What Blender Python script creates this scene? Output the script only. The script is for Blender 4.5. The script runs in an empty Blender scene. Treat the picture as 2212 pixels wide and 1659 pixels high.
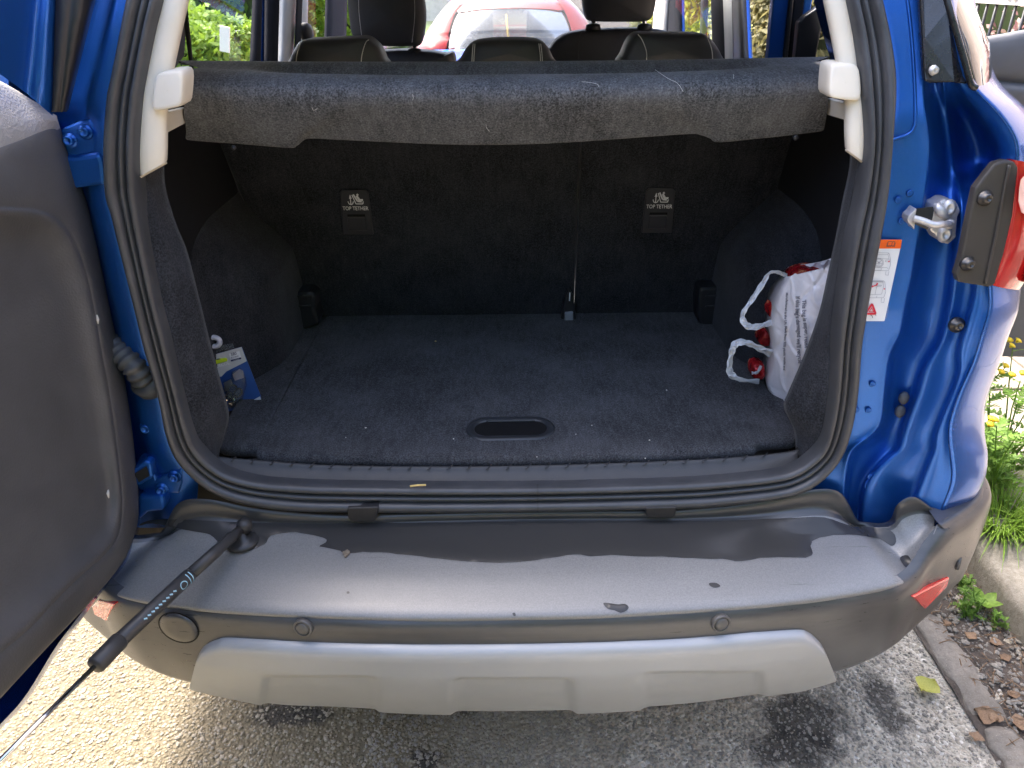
import bpy, bmesh, math, random
import numpy as np
from mathutils import Vector, Matrix
R = math.radians
S = bpy.context.scene
COL = S.collection
rng = random.Random(7)
nrng = np.random.RandomState(11)

# ------------------------------------------------------------------ camera
CAM_H, PITCH, ROLL = 1.5, R(29.0), R(0.9)
FW, FH, FOC = 2212.0, 1659.0, 1600.0          # reading frame of the photograph and its focal length in those pixels
cam = bpy.data.cameras.new('camera'); cam_ob = bpy.data.objects.new('camera', cam); COL.objects.link(cam_ob)
cam.sensor_fit = 'HORIZONTAL'; cam.sensor_width = 36.0; cam.lens = FOC / FW * 36.0
cam.clip_start = 0.02; cam.clip_end = 3000
_rt = Vector((1, 0, 0)); _up = Vector((0, math.sin(PITCH), math.cos(PITCH))); _fw = Vector((0, math.cos(PITCH), -math.sin(PITCH)))
_cr = _rt * math.cos(ROLL) - _up * math.sin(ROLL); _cu = _rt * math.sin(ROLL) + _up * math.cos(ROLL)
M = Matrix.Identity(4)
for i in range(3):
    M[i][0], M[i][1], M[i][2] = _cr[i], _cu[i], -_fw[i]
M[0][3], M[1][3], M[2][3] = 0, 0, CAM_H
cam_ob.matrix_world = M
S.camera = cam_ob

# ------------------------------------------------------------------ world and sun
SUN_EL, SUN_AZ = R(56), R(-38)                  # azimuth from +Y (ahead of the car) towards +X
world = bpy.data.worlds.new('World'); S.world = world; world.use_nodes = True
wn = world.node_tree; wn.nodes.clear()
sky = wn.nodes.new('ShaderNodeTexSky'); sky.sky_type = 'NISHITA'; sky.sun_disc = False
sky.sun_elevation = SUN_EL; sky.sun_rotation = SUN_AZ; sky.air_density = 0.7; sky.dust_density = 3.8; sky.ozone_density = 0.4
bg = wn.nodes.new('ShaderNodeBackground'); bg.inputs[1].default_value = 0.15
wo = wn.nodes.new('ShaderNodeOutputWorld')
wn.links.new(sky.outputs[0], bg.inputs[0]); wn.links.new(bg.outputs[0], wo.inputs[0])
sl = bpy.data.lights.new('sun', 'SUN'); sl.energy = 1.35; sl.angle = R(12.0); sl.color = (1.0, 0.955, 0.89)
so = bpy.data.objects.new('sun', sl); COL.objects.link(so)
sdir = Vector((math.sin(SUN_AZ) * math.cos(SUN_EL), math.cos(SUN_AZ) * math.cos(SUN_EL), math.sin(SUN_EL)))
so.rotation_euler = sdir.to_track_quat('Z', 'Y').to_euler()
so.location = (-4, 6, 8)
S.view_settings.view_transform = 'Standard'; S.view_settings.look = 'None'
S.view_settings.gamma = 1.0; S.view_settings.exposure = 3.02; S.view_settings.use_curve_mapping = False
S.render.engine = 'CYCLES'
S.cycles.max_bounces = 6; S.cycles.transparent_max_bounces = 12
S.cycles.use_denoising = True; S.cycles.use_adaptive_sampling = True; S.cycles.adaptive_threshold = 0.02

# ------------------------------------------------------------------ helpers: points
def ray(px, py):
    x = (px - FW / 2) / FOC; y = (py - FH / 2) / FOC
    c, s = math.cos(ROLL), math.sin(ROLL)
    a = x * c - y * s; b = x * s + y * c
    return Vector((a, math.cos(PITCH) - b * math.sin(PITCH), -(math.sin(PITCH) + b * math.cos(PITCH))))

def U(px, py, x=None, y=None, z=None, f=None, lo=0.25, hi=4.0):
    """the world point seen at (px,py) on the surface x=, y= (number or function of z), z= or f(p)=0"""
    d = ray(px, py); o = Vector((0, 0, CAM_H))
    if x is not None: return o + d * (x / d.x)
    if z is not None: return o + d * ((z - CAM_H) / d.z)
    if y is not None and not callable(y): return o + d * (y / d.y)
    if y is not None: g = lambda p: p.y - y(p.z)
    else: g = f
    a, b = lo, lo; ga = g(o + d * a)
    n = 160
    for i in range(1, n + 1):
        b = lo + (hi - lo) * i / n; gb = g(o + d * b)
        if ga * gb <= 0: break
        a, ga = b, gb
    for _ in range(30):
        m = (a + b) / 2; gm = g(o + d * m)
        if ga * gm <= 0: b = m
        else: a, ga = m, gm
    return o + d * ((a + b) / 2)

def px_of(p):
    q = Vector(p) - Vector((0, 0, CAM_H))
    x = q.dot(_cr) / q.dot(_fw); y = -q.dot(_cu) / q.dot(_fw)
    return FW / 2 + x * FOC, FH / 2 + y * FOC

def ip(tab, v):
    return float(np.interp(v, [t[0] for t in tab], [t[1] for t in tab]))

def crv(pts, n, closed=False, smooth=True):
    """resample a polyline to n points (Catmull-Rom, control points kept in step)"""
    P = [Vector(p) for p in pts]; m = len(P); out = []
    segs = m if closed else m - 1
    for i in range(n):
        t = i / (n if closed else n - 1) * segs
        k = min(int(t), segs - 1); u = t - k
        if closed: a, b, c, d = P[(k - 1) % m], P[k % m], P[(k + 1) % m], P[(k + 2) % m]
        else: a, b, c, d = P[max(k - 1, 0)], P[k], P[k + 1], P[min(k + 2, m - 1)]
        if smooth:
            out.append(0.5 * ((2 * b) + (c - a) * u + (2 * a - 5 * b + 4 * c - d) * u * u + (3 * b - a - 3 * c + d) * u ** 3))
        else: out.append(b.lerp(c, u))
    return out

def sstep(a, b, x):
    t = min(max((x - a) / (b - a), 0), 1); return t * t * (3 - 2 * t)

# ------------------------------------------------------------------ helpers: objects
def link(o, parent=None):
    COL.objects.link(o)
    if parent is not None:
        o.parent = parent
        o.matrix_parent_inverse = parent.matrix_world.inverted()
    return o

def tag(o, label=None, cat=None, group=None, kind=None):
    if label: o['label'] = label
    if cat: o['category'] = cat
    if group: o['group'] = group
    if kind: o['kind'] = kind
    return o

def empty(name, loc, label=None, cat=None, group=None):
    o = bpy.data.objects.new(name, None); o.empty_display_size = 0.05
    o.location = loc; COL.objects.link(o); o.matrix_world = Matrix.Translation(Vector(loc))
    return tag(o, label, cat, group)

def mesh(name, verts, faces, mat, parent=None, smooth=True, sub=0, solid=0, bevel=0, bseg=2, auto=None, off=-1):
    me = bpy.data.meshes.new(name); me.from_pydata([tuple(v) for v in verts], [], faces); me.update()
    bm = bmesh.new(); bm.from_mesh(me); bmesh.ops.remove_doubles(bm, verts=bm.verts, dist=1e-5)
    bmesh.ops.recalc_face_normals(bm, faces=bm.faces); bm.to_mesh(me); bm.free()
    o = bpy.data.objects.new(name, me); link(o, parent)
    if mat is not None: me.materials.append(mat)
    if smooth: me.polygons.foreach_set('use_smooth', [True] * len(me.polygons))
    if solid:
        md = o.modifiers.new('solid', 'SOLIDIFY'); md.thickness = solid; md.offset = off
    if bevel:
        md = o.modifiers.new('bevel', 'BEVEL'); md.width = bevel; md.segments = bseg; md.limit_method = 'ANGLE'; md.angle_limit = R(35)
        md.harden_normals = False
    if sub:
        md = o.modifiers.new('sub', 'SUBSURF'); md.levels = sub; md.render_levels = sub
    return o

def grid(name, rows, mat, parent=None, cu=False, cv=False, **kw):
    n, m = len(rows), len(rows[0]); V = [p for r in rows for p in r]; F = []
    for i in range(n if cv else n - 1):
        for j in range(m if cu else m - 1):
            a, b = i, (i + 1) % n; c, d = j, (j + 1) % m
            F.append((a * m + c, a * m + d, b * m + d, b * m + c))
    return mesh(name, V, F, mat, parent, **kw)

def box_data(cx, cy, cz, sx, sy, sz):
    V = [(cx + i * sx / 2, cy + j * sy / 2, cz + k * sz / 2) for i in (-1, 1) for j in (-1, 1) for k in (-1, 1)]
    return V, [(0, 1, 3, 2), (4, 6, 7, 5), (0, 4, 5, 1), (2, 3, 7, 6), (0, 2, 6, 4), (1, 5, 7, 3)]

def box(name, c, s, mat, parent=None, bevel=0.004, rot=None, **kw):
    V, F = box_data(0, 0, 0, *s)
    m = Matrix.Translation(Vector(c)) @ (rot.to_4x4() if rot is not None else Matrix.Identity(4))
    return mesh(name, [m @ Vector(v) for v in V], F, mat, parent, bevel=bevel, smooth=kw.pop('smooth', False), **kw)

def frame_of(t, hint=Vector((0, 0, 1))):
    t = Vector(t).normalized()
    if abs(t.dot(hint)) > 0.95: hint = Vector((1, 0, 0))
    a = t.cross(hint).normalized(); b = a.cross(t).normalized(); return a, b

def tube_data(pts, rad, k=10, cap=True, flat=None):
    P = [Vector(p) for p in pts]; n = len(P); V = []; F = []
    a = None
    for i in range(n):
        t = (P[min(i + 1, n - 1)] - P[max(i - 1, 0)]).normalized()
        if a is None: a, b = frame_of(t)
        else:
            a = (a - t * a.dot(t)).normalized(); b = a.cross(t).normalized()
        r = rad[i] if isinstance(rad, (list, tuple)) else rad
        for j in range(k):
            an = 2 * math.pi * j / k
            V.append(P[i] + a * (r * math.cos(an)) + b * (r * math.sin(an)))
    for i in range(n - 1):
        for j in range(k):
            F.append((i * k + j, i * k + (j + 1) % k, (i + 1) * k + (j + 1) % k, (i + 1) * k + j))
    if cap:
        F.append(tuple(range(k))[::-1]); F.append(tuple((n - 1) * k + j for j in range(k)))
    return V, F

def tube(name, pts, rad, mat, parent=None, k=12, **kw):
    V, F = tube_data(pts, rad, k); return mesh(name, V, F, mat, parent, **kw)

def lathe(name, prof, origin, axis, mat, parent=None, k=24, sx=1.0, xdir=None, **kw):
    """revolve (radius, height) pairs round axis at origin"""
    ax = Vector(axis).normalized()
    a, b = frame_of(ax) if xdir is None else (Vector(xdir).normalized(), ax.cross(Vector(xdir).normalized()))
    o = Vector(origin); V = []; F = []
    for r, h in prof:
        for j in range(k):
            an = 2 * math.pi * j / k
            V.append(o + ax * h + a * (r * sx * math.cos(an)) + b * (r * math.sin(an)))
    n = len(prof)
    for i in range(n - 1):
        for j in range(k):
            F.append((i * k + j, i * k + (j + 1) % k, (i + 1) * k + (j + 1) % k, (i + 1) * k + j))
    if prof[0][0] > 1e-5: F.append(tuple(range(k)))
    if prof[-1][0] > 1e-5: F.append(tuple((n - 1) * k + j for j in range(k)))
    return mesh(name, V, F, mat, parent, **kw)

def prism(name, outline, vec, mat, parent=None, **kw):
    """a flat outline pushed along vec"""
    P = [Vector(p) for p in outline]; n = len(P); v = Vector(vec)
    V = P + [p + v for p in P]
    F = [tuple(range(n))[::-1], tuple(range(n, 2 * n))] + [(i, (i + 1) % n, n + (i + 1) % n, n + i) for i in range(n)]
    return mesh(name, V, F, mat, parent, smooth=kw.pop('smooth', False), **kw)

def bvh_of(o):
    from mathutils.bvhtree import BVHTree
    dg = bpy.context.evaluated_depsgraph_get(); dg.update()
    me = o.evaluated_get(dg).to_mesh(); w = o.matrix_world
    return BVHTree.FromPolygons([w @ v.co for v in me.vertices], [tuple(p.vertices) for p in me.polygons])
def hit(tree, px, py):
    d = ray(px, py).normalized(); h = tree.ray_cast(Vector((0, 0, CAM_H)), d)
    return h[0], h[1]

class MB:
    def __init__(s): s.V = []; s.F = []
    def add(s, VF):
        V, F = VF; n = len(s.V); s.V += list(V); s.F += [tuple(i + n for i in f) for f in F]; return s
    def build(s, name, mat, parent=None, **kw): return mesh(name, s.V, s.F, mat, parent, **kw)

def raw_mesh(name, V, F, mat, parent=None, smooth=False):
    me = bpy.data.meshes.new(name); me.from_pydata(V, [], F); me.update()
    o = bpy.data.objects.new(name, me); link(o, parent)
    for m in (mat if isinstance(mat, (list, tuple)) else [mat]): me.materials.append(m)
    if smooth: me.polygons.foreach_set('use_smooth', [True] * len(me.polygons))
    return o

def text_mesh(name, s, mat, parent, fn, size=1.0, bold=0.0, align='LEFT', sx=1.0):
    """flat lettering: fn(u,v) maps the text's own plane to the surface it is printed on"""
    cu = bpy.data.curves.new(name, 'FONT'); cu.body = s; cu.size = size; cu.align_x = align; cu.offset = bold
    cu.resolution_u = 3
    t = bpy.data.objects.new(name, cu); COL.objects.link(t)
    bpy.context.view_layer.update()
    me = bpy.data.meshes.new_from_object(t.evaluated_get(bpy.context.evaluated_depsgraph_get()))
    bpy.data.objects.remove(t); bpy.data.curves.remove(cu)
    for v in me.vertices: v.co = fn(v.co.x * sx, v.co.y)
    me.materials.clear(); me.materials.append(mat); me.name = name
    o = bpy.data.objects.new(name, me); return link(o, parent)

# ------------------------------------------------------------------ helpers: materials
def mat_new(name):
    m = bpy.data.materials.new(name); m.use_nodes = True
    nt = m.node_tree; b = nt.nodes['Principled BSDF']; return m, nt, b

def coords(nt, scale=None, kind='Object'):
    tc = nt.nodes.new('ShaderNodeTexCoord'); out = tc.outputs[kind]
    if scale is not None:
        mp = nt.nodes.new('ShaderNodeMapping'); mp.inputs['Scale'].default_value = scale if isinstance(scale, (tuple, list)) else (scale,) * 3
        nt.links.new(out, mp.inputs[0]); out = mp.outputs[0]
    return out

def noise(nt, vec, scale, detail=4, rough=0.55, dist=0.0):
    n = nt.nodes.new('ShaderNodeTexNoise'); n.inputs['Scale'].default_value = scale; n.inputs['Detail'].default_value = detail
    n.inputs['Roughness'].default_value = rough; n.inputs['Distortion'].default_value = dist
    if vec is not None: nt.links.new(vec, n.inputs['Vector'])
    return n.outputs['Fac']

def ramp(nt, fac, stops, interp='LINEAR'):
    r = nt.nodes.new('ShaderNodeValToRGB'); cr = r.color_ramp; cr.interpolation = interp
    while len(cr.elements) < len(stops): cr.elements.new(0.5)
    for e, (p, c) in zip(cr.elements, stops):
        e.position = p; e.color = (c, c, c, 1) if isinstance(c, (int, float)) else (*c, 1)
    nt.links.new(fac, r.inputs[0]); return r.outputs['Color']

def mix(nt, fac, a, b, mode='MIX'):
    m = nt.nodes.new('ShaderNodeMix'); m.data_type = 'RGBA'; m.blend_type = mode
    def put(sock, v):
        if hasattr(v, 'is_output'): nt.links.new(v, sock)
        elif isinstance(v, (int, float)): sock.default_value = v if sock.type == 'VALUE' else (v, v, v, 1)
        else: sock.default_value = (*v, 1)
    put(m.inputs[0], fac); put(m.inputs[6], a); put(m.inputs[7], b); return m.outputs[2]

def bump(nt, b, height, strength=0.3, dist=0.002, normal=None):
    n = nt.nodes.new('ShaderNodeBump'); n.inputs['Strength'].default_value = strength; n.inputs['Distance'].default_value = dist
    nt.links.new(height, n.inputs['Height'])
    if normal is not None: nt.links.new(normal, n.inputs['Normal'])
    if b is not None: nt.links.new(n.outputs[0], b.inputs['Normal'])
    return n.outputs[0]

def plain(name, col, rough=0.5, metal=0.0, spec=0.5, coat=0.0, var=0.12, vscale=30, bmp=0.0, bscale=300, bdist=0.0006, sheen=0.0, rvar=0.0):
    m, nt, b = mat_new(name)
    v = coords(nt)
    f = noise(nt, v, vscale, 5)
    c = ramp(nt, f, [(0.25, tuple(x * (1 - var) for x in col)), (0.75, tuple(min(1, x * (1 + var)) for x in col))])
    nt.links.new(c, b.inputs['Base Color'])
    b.inputs['Roughness'].default_value = rough; b.inputs['Metallic'].default_value = metal
    b.inputs['Specular IOR Level'].default_value = spec; b.inputs['Coat Weight'].default_value = coat
    b.inputs['Coat Roughness'].default_value = 0.04
    if sheen: b.inputs['Sheen Weight'].default_value = sheen; b.inputs['Sheen Roughness'].default_value = 0.6
    if rvar:
        f2 = noise(nt, v, vscale * 2.3, 6)
        nt.links.new(ramp(nt, f2, [(0.3, max(0, rough - rvar)), (0.7, min(1, rough + rvar))]), b.inputs['Roughness'])
    if bmp: bump(nt, b, noise(nt, v, bscale, 3), bmp, bdist)
    return m

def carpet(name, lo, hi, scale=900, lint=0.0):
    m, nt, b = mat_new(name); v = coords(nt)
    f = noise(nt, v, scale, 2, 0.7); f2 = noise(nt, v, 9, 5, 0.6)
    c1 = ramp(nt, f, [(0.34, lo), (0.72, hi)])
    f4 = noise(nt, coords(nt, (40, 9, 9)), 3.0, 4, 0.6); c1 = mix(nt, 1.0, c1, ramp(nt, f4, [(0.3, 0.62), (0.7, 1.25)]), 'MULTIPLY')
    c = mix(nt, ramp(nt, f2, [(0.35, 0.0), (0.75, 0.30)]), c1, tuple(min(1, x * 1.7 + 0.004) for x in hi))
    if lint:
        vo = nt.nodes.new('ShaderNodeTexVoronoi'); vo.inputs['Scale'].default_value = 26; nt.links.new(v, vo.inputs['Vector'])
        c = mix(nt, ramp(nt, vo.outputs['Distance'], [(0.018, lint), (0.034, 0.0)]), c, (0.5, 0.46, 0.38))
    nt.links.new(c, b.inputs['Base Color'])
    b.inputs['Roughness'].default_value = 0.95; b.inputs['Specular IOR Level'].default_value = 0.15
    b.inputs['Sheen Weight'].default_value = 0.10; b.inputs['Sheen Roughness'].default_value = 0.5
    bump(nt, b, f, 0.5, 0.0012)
    return m

def grain(name, col, rough=0.55, scale=420, strength=0.35, dist=0.0009, spec=0.4, var=0.1, scuff=0.0):
    """moulded plastic with a leather grain"""
    m, nt, b = mat_new(name); v = coords(nt)
    vo = nt.nodes.new('ShaderNodeTexVoronoi'); vo.feature = 'SMOOTH_F1'; vo.inputs['Scale'].default_value = scale
    nt.links.new(v, vo.inputs['Vector'])
    f2 = noise(nt, v, 14, 6, 0.65)
    c = ramp(nt, f2, [(0.3, tuple(x * (1 - var) for x in col)), (0.7, tuple(x * (1 + var) for x in col))])
    if scuff:
        f3 = noise(nt, coords(nt, (3, 40, 8)), 4, 8, 0.75)
        c = mix(nt, ramp(nt, f3, [(0.62, 0.0), (0.78, scuff)]), c, tuple(min(1, x * 2.4 + 0.02) for x in col))
    nt.links.new(c, b.inputs['Base Color'])
    nt.links.new(ramp(nt, f2, [(0.25, rough - 0.08), (0.75, rough + 0.1)]), b.inputs['Roughness'])
    b.inputs['Specular IOR Level'].default_value = spec
    bump(nt, b, vo.outputs['Distance'], strength, dist)
    return m

def paint(name, col, flake=0.5, rough=0.32, dust_or_light=0.25):
    m, nt, b = mat_new(name); v = coords(nt)
    f = noise(nt, v, 2200, 1); d = noise(nt, v, 11, 8, 0.72); d2 = noise(nt, v, 160, 4, 0.8)
    c = ramp(nt, f, [(0.3, tuple(x * 0.8 for x in col)), (0.75, tuple(min(1, x * 1.25) for x in col))])
    dm = nt.nodes.new('ShaderNodeMath'); dm.operation = 'MULTIPLY'; nt.links.new(d, dm.inputs[0]); nt.links.new(d2, dm.inputs[1])
    dd = ramp(nt, dm.outputs[0], [(0.26, 0.0), (0.46, dust_or_light)])
    c = mix(nt, dd, c, (0.34, 0.31, 0.28))
    nt.links.new(c, b.inputs['Base Color'])
    nt.links.new(ramp(nt, dd, [(0.0, flake), (0.4, 0.1)]), b.inputs['Metallic'])
    b.inputs['Roughness'].default_value = rough
    b.inputs['Coat Weight'].default_value = 1.0
    nt.links.new(ramp(nt, dm.outputs[0], [(0.2, 0.02), (0.5, 0.28)]), b.inputs['Coat Roughness'])
    return m

def glass_mat(name, tint=(0.9, 0.95, 0.95), rough=0.0, dirt=0.06, refl=1.0):
    m = bpy.data.materials.new(name); m.use_nodes = True; nt = m.node_tree; nt.nodes.clear()
    out = nt.nodes.new('ShaderNodeOutputMaterial')
    tr = nt.nodes.new('ShaderNodeBsdfTransparent'); tr.inputs[0].default_value = (*tint, 1)
    gl = nt.nodes.new('ShaderNodeBsdfGlossy'); gl.inputs['Roughness'].default_value = rough
    df = nt.nodes.new('ShaderNodeBsdfDiffuse'); df.inputs[0].default_value = (0.75, 0.75, 0.72, 1)
    fr = nt.nodes.new('ShaderNodeFresnel'); fr.inputs[0].default_value = 1.5
    mu = nt.nodes.new('ShaderNodeMath'); mu.operation = 'MULTIPLY'; mu.inputs[1].default_value = refl; nt.links.new(fr.outputs[0], mu.inputs[0])
    m1 = nt.nodes.new('ShaderNodeMixShader'); nt.links.new(mu.outputs[0], m1.inputs[0]); nt.links.new(tr.outputs[0], m1.inputs[1]); nt.links.new(gl.outputs[0], m1.inputs[2])
    m2 = nt.nodes.new('ShaderNodeMixShader')
    f = noise(nt, coords(nt), 9, 6, 0.7); nt.links.new(ramp(nt, f, [(0.3, dirt * 0.4), (0.7, dirt * 1.4)]), m2.inputs[0])
    nt.links.new(m1.outputs[0], m2.inputs[1]); nt.links.new(df.outputs[0], m2.inputs[2]); nt.links.new(m2.outputs[0], out.inputs[0])
    return m

BLUE = paint('blue_metallic_paint', (0.012, 0.100, 0.42), 0.75, 0.25, 0.09)
BLUE_IN = paint('blue_jamb_paint', (0.012, 0.105, 0.42), 0.62, 0.36, 0.04)
BLUE.node_tree.nodes['Principled BSDF'].inputs['Coat Weight'].default_value = 0.55
BLUE_IN.node_tree.nodes['Principled BSDF'].inputs['Coat Weight'].default_value = 0.25
RUBBER = grain('weatherstrip_rubber', (0.056, 0.057, 0.061), 0.36, 900, 0.1, 0.0004, 0.45, 0.2, 0.25)
TRIM = grain('grained_black_trim', (0.070, 0.069, 0.070), 0.52, 300, 0.4, 0.0008, 0.4, 0.14, 0.10)
SILL = grain('sill_plastic', (0.046, 0.046, 0.048), 0.45, 400, 0.3, 0.0006, 0.4, 0.15, 0.18)
BLACKP = plain('black_plastic', (0.018, 0.018, 0.02), 0.45, var=0.2, bmp=0.1, bscale=500)
GLOSSB = plain('gloss_black_trim', (0.012, 0.012, 0.013), 0.28, var=0.15, coat=0.3, rvar=0.08)
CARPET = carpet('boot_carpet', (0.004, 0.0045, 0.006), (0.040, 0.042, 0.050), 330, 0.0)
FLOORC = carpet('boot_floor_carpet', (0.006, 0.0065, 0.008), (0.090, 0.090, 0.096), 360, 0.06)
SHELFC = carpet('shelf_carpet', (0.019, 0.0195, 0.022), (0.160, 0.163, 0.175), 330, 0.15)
CREAM = grain('cream_pillar_plastic', (0.76, 0.69, 0.57), 0.5, 900, 0.12, 0.0004, 0.4, 0.04)
LEATHER = grain('black_leather', (0.035, 0.035, 0.038), 0.48, 500, 0.3, 0.0008, 0.45, 0.15)
STITCH = plain('pale_stitching', (0.45, 0.44, 0.42), 0.8)
CHROME = plain('bright_chrome', (0.85, 0.85, 0.87), 0.12, 1.0, var=0.04)
ZINC = plain('zinc_plated_steel', (0.56, 0.54, 0.53), 0.46, 0.6, var=0.18, vscale=120, bmp=0.2, bscale=260, rvar=0.12)
SCREW = plain('dark_screw_steel', (0.09, 0.085, 0.08), 0.35, 0.8, var=0.2)
SKID = plain('silver_grey_skid_paint', (0.325, 0.333, 0.338), 0.42, 0.15, var=0.05, vscale=5, bmp=0.06, bscale=900, coat=0.15, rvar=0.06)
WHITEPR = plain('white_print', (0.75, 0.75, 0.75), 0.6, var=0.1)
REDLENS = None
# ================================================================== the ground
def road_mat():
    m, nt, b = mat_new('asphalt_with_pale_chippings'); v = coords(nt)
    vo = nt.nodes.new('ShaderNodeTexVoronoi'); vo.inputs['Scale'].default_value = 125; nt.links.new(v, vo.inputs['Vector'])
    sep = nt.nodes.new('ShaderNodeSeparateColor'); nt.links.new(vo.outputs['Color'], sep.inputs[0])
    chip = ramp(nt, sep.outputs[0], [(0.0, (0.16, 0.128, 0.074)), (0.45, (0.225, 0.183, 0.11)), (0.8, (0.28, 0.23, 0.145)), (1.0, (0.36, 0.315, 0.225))])
    dark = ramp(nt, vo.outputs['Distance'], [(0.25, 0.0), (0.62, 0.75)])
    c = mix(nt, dark, chip, (0.125, 0.10, 0.06))
    # tarmac towards the gutter: light for the shaded ground put into its paler colour
    sx = nt.nodes.new('ShaderNodeSeparateXYZ'); nt.links.new(v, sx.inputs[0])
    wob = noise(nt, v, 3.2, 6, 0.7)
    ad = nt.nodes.new('ShaderNodeMath'); ad.operation = 'MULTIPLY_ADD'; ad.inputs[1].default_value = 0.55; nt.links.new(wob, ad.inputs[0]); nt.links.new(sx.outputs[0], ad.inputs[2])
    gut = ramp(nt, ad.outputs[0], [(0.0, 0.0), (0.55, 0.85)])
    g1 = ramp(nt, sep.outputs[1], [(0.0, (0.36, 0.32, 0.25)), (0.6, (0.47, 0.42, 0.335)), (0.93, (0.56, 0.51, 0.42)), (1.0, (0.7, 0.65, 0.57))])
    g2 = ramp(nt, noise(nt, v, 9, 6, 0.7), [(0.35, 0.78), (0.65, 1.22)])
    g = mix(nt, 1.0, g1, g2, 'MULTIPLY')
    c = mix(nt, gut, c, g)
    st = noise(nt, v, 14, 8, 0.78, 0.3)
    for (bx, by, rx, ry) in ((0.655, 1.10, 0.13, 0.10), (0.60, 1.03, 0.12, 0.07), (-0.52, 1.14, 0.11, 0.05), (-0.15, 1.16, 0.10, 0.04), (0.30, 1.19, 0.25, 0.06), (-0.20, 1.02, 0.05, 0.04), (0.86, 1.14, 0.05, 0.12)):
        mp = nt.nodes.new('ShaderNodeMapping'); mp.inputs['Location'].default_value = (-bx / rx, -by / ry, 0); mp.inputs['Scale'].default_value = (1 / rx, 1 / ry, 0); nt.links.new(v, mp.inputs[0])
        ln = nt.nodes.new('ShaderNodeVectorMath'); ln.operation = 'LENGTH'; nt.links.new(mp.outputs[0], ln.inputs[0])
        sb_ = nt.nodes.new('ShaderNodeMath'); sb_.operation = 'MULTIPLY_ADD'; sb_.inputs[1].default_value = -0.45; nt.links.new(ln.outputs['Value'], sb_.inputs[0]); nt.links.new(st, sb_.inputs[2])
        c = mix(nt, ramp(nt, sb_.outputs[0], [(0.08, 0.0), (0.24, 0.85)]), c, (0.030, 0.026, 0.022))
    nt.links.new(c, b.inputs['Base Color']); b.inputs['Roughness'].default_value = 0.9
    h = nt.nodes.new('ShaderNodeMath'); h.operation = 'MULTIPLY_ADD'; h.inputs[1].default_value = 1.4
    nt.links.new(noise(nt, v, 55, 5, 0.65), h.inputs[0]); inv = ramp(nt, vo.outputs['Distance'], [(0.0, 1.0), (0.7, 0.0)]); nt.links.new(inv, h.inputs[2])
    bump(nt, b, h.outputs[0], 0.9, 0.006)
    return m
ROAD = road_mat()
def stone_mat(name, c0, c1, scale=60, bd=0.004):
    m, nt, b = mat_new(name); v = coords(nt)
    f = noise(nt, v, scale, 8, 0.75); f2 = noise(nt, v, 5, 5, 0.6); f3 = noise(nt, v, scale * 6, 3, 0.7)
    c = ramp(nt, f, [(0.3, c0), (0.7, c1)])
    c = mix(nt, ramp(nt, f2, [(0.4, 0.0), (0.7, 0.5)]), c, tuple(x * 0.55 for x in c0))
    c = mix(nt, ramp(nt, f3, [(0.60, 0.0), (0.72, 0.7)]), c, tuple(min(1, x * 1.5) for x in c1))
    nt.links.new(c, b.inputs['Base Color']); b.inputs['Roughness'].default_value = 0.92
    bump(nt, b, f, 0.8, bd); return m
KERB = stone_mat('granite_kerb', (0.145, 0.125, 0.097), (0.27, 0.243, 0.198), 70)
SETT = stone_mat('worn_gutter_stone', (0.17, 0.145, 0.115), (0.31, 0.275, 0.225), 55)
PAVE = stone_mat('paving_concrete', (0.22, 0.18, 0.14), (0.34, 0.29, 0.225), 30, 0.003)
SOIL = stone_mat('dark_gutter_soil', (0.045, 0.034, 0.025), (0.14, 0.11, 0.085), 45, 0.008)

def sheet(name, x0, x1, y0, y1, z, mat, nx=1, ny=1, amp=0.0, parent=None):
    rows = []
    for i in range(ny + 1):
        r = []
        for j in range(nx + 1):
            x = x0 + (x1 - x0) * j / nx; y = y0 + (y1 - y0) * i / ny
            dz = 0
            if amp: dz = amp * (math.sin(x * 37.1 + y * 11.3) * 0.5 + math.sin(x * 83 - y * 61) * 0.3 + math.sin(y * 131 + x * 17) * 0.25)
            r.append((x, y, z + dz))
        rows.append(r)
    return grid(name, rows, mat, parent)

GX = 1.035                                            # left edge of the gutter stones
KX = 1.275                                            # face of the kerb
road = tag(sheet('road', -60, GX + 0.3, -40, 120, 0, ROAD), kind='structure')
soil = tag(sheet('gutter_soil', GX - 0.006, KX + 0.02, 0.2, 12, 0.004, SOIL, 14, 400, 0.006), kind='structure')
pavement = empty('pavement', (KX, 1, 0)); pavement['kind'] = 'structure'
# kerb stones, each with worn edges and a slightly different seat
ky = 0.31
kn = 0
while ky < 14:
    L = 0.86 + 0.08 * rng.random()
    seg = 14; prof = [(0, -0.08), (0, 0.066), (0.006, 0.084), (0.02, 0.094), (0.06, 0.098), (0.148, 0.1), (0.15, -0.08)]
    rows = []
    dx = rng.uniform(-0.006, 0.006); dz = rng.uniform(-0.004, 0.006)
    for (ox, oz) in prof:
        r = []
        for i in range(seg + 1):
            t = i / seg; e = 0.004 if i in (0, seg) else 0
            w = 0.0035 * math.sin(t * 17 + kn) + 0.003 * math.sin(t * 41 + kn * 3)
            r.append((KX + ox + dx + (w if oz > 0 else 0) + e, ky + 0.006 + t * (L - 0.012), oz + dz + (w * 0.6 if oz > 0.05 else 0) - e))
        rows.append(r)
    V = [p for r in rows for p in r]; m_ = seg + 1
    F = [(a * m_ + c, a * m_ + c + 1, (a + 1) * m_ + c + 1, (a + 1) * m_ + c) for a in range(len(prof) - 1) for c in range(seg)]
    F += [tuple(a * m_ for a in range(len(prof))), tuple(a * m_ + seg for a in range(len(prof)))[::-1]]
    mesh('kerb_stone', V, F, KERB, pavement)
    ky += L; kn += 1
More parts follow.
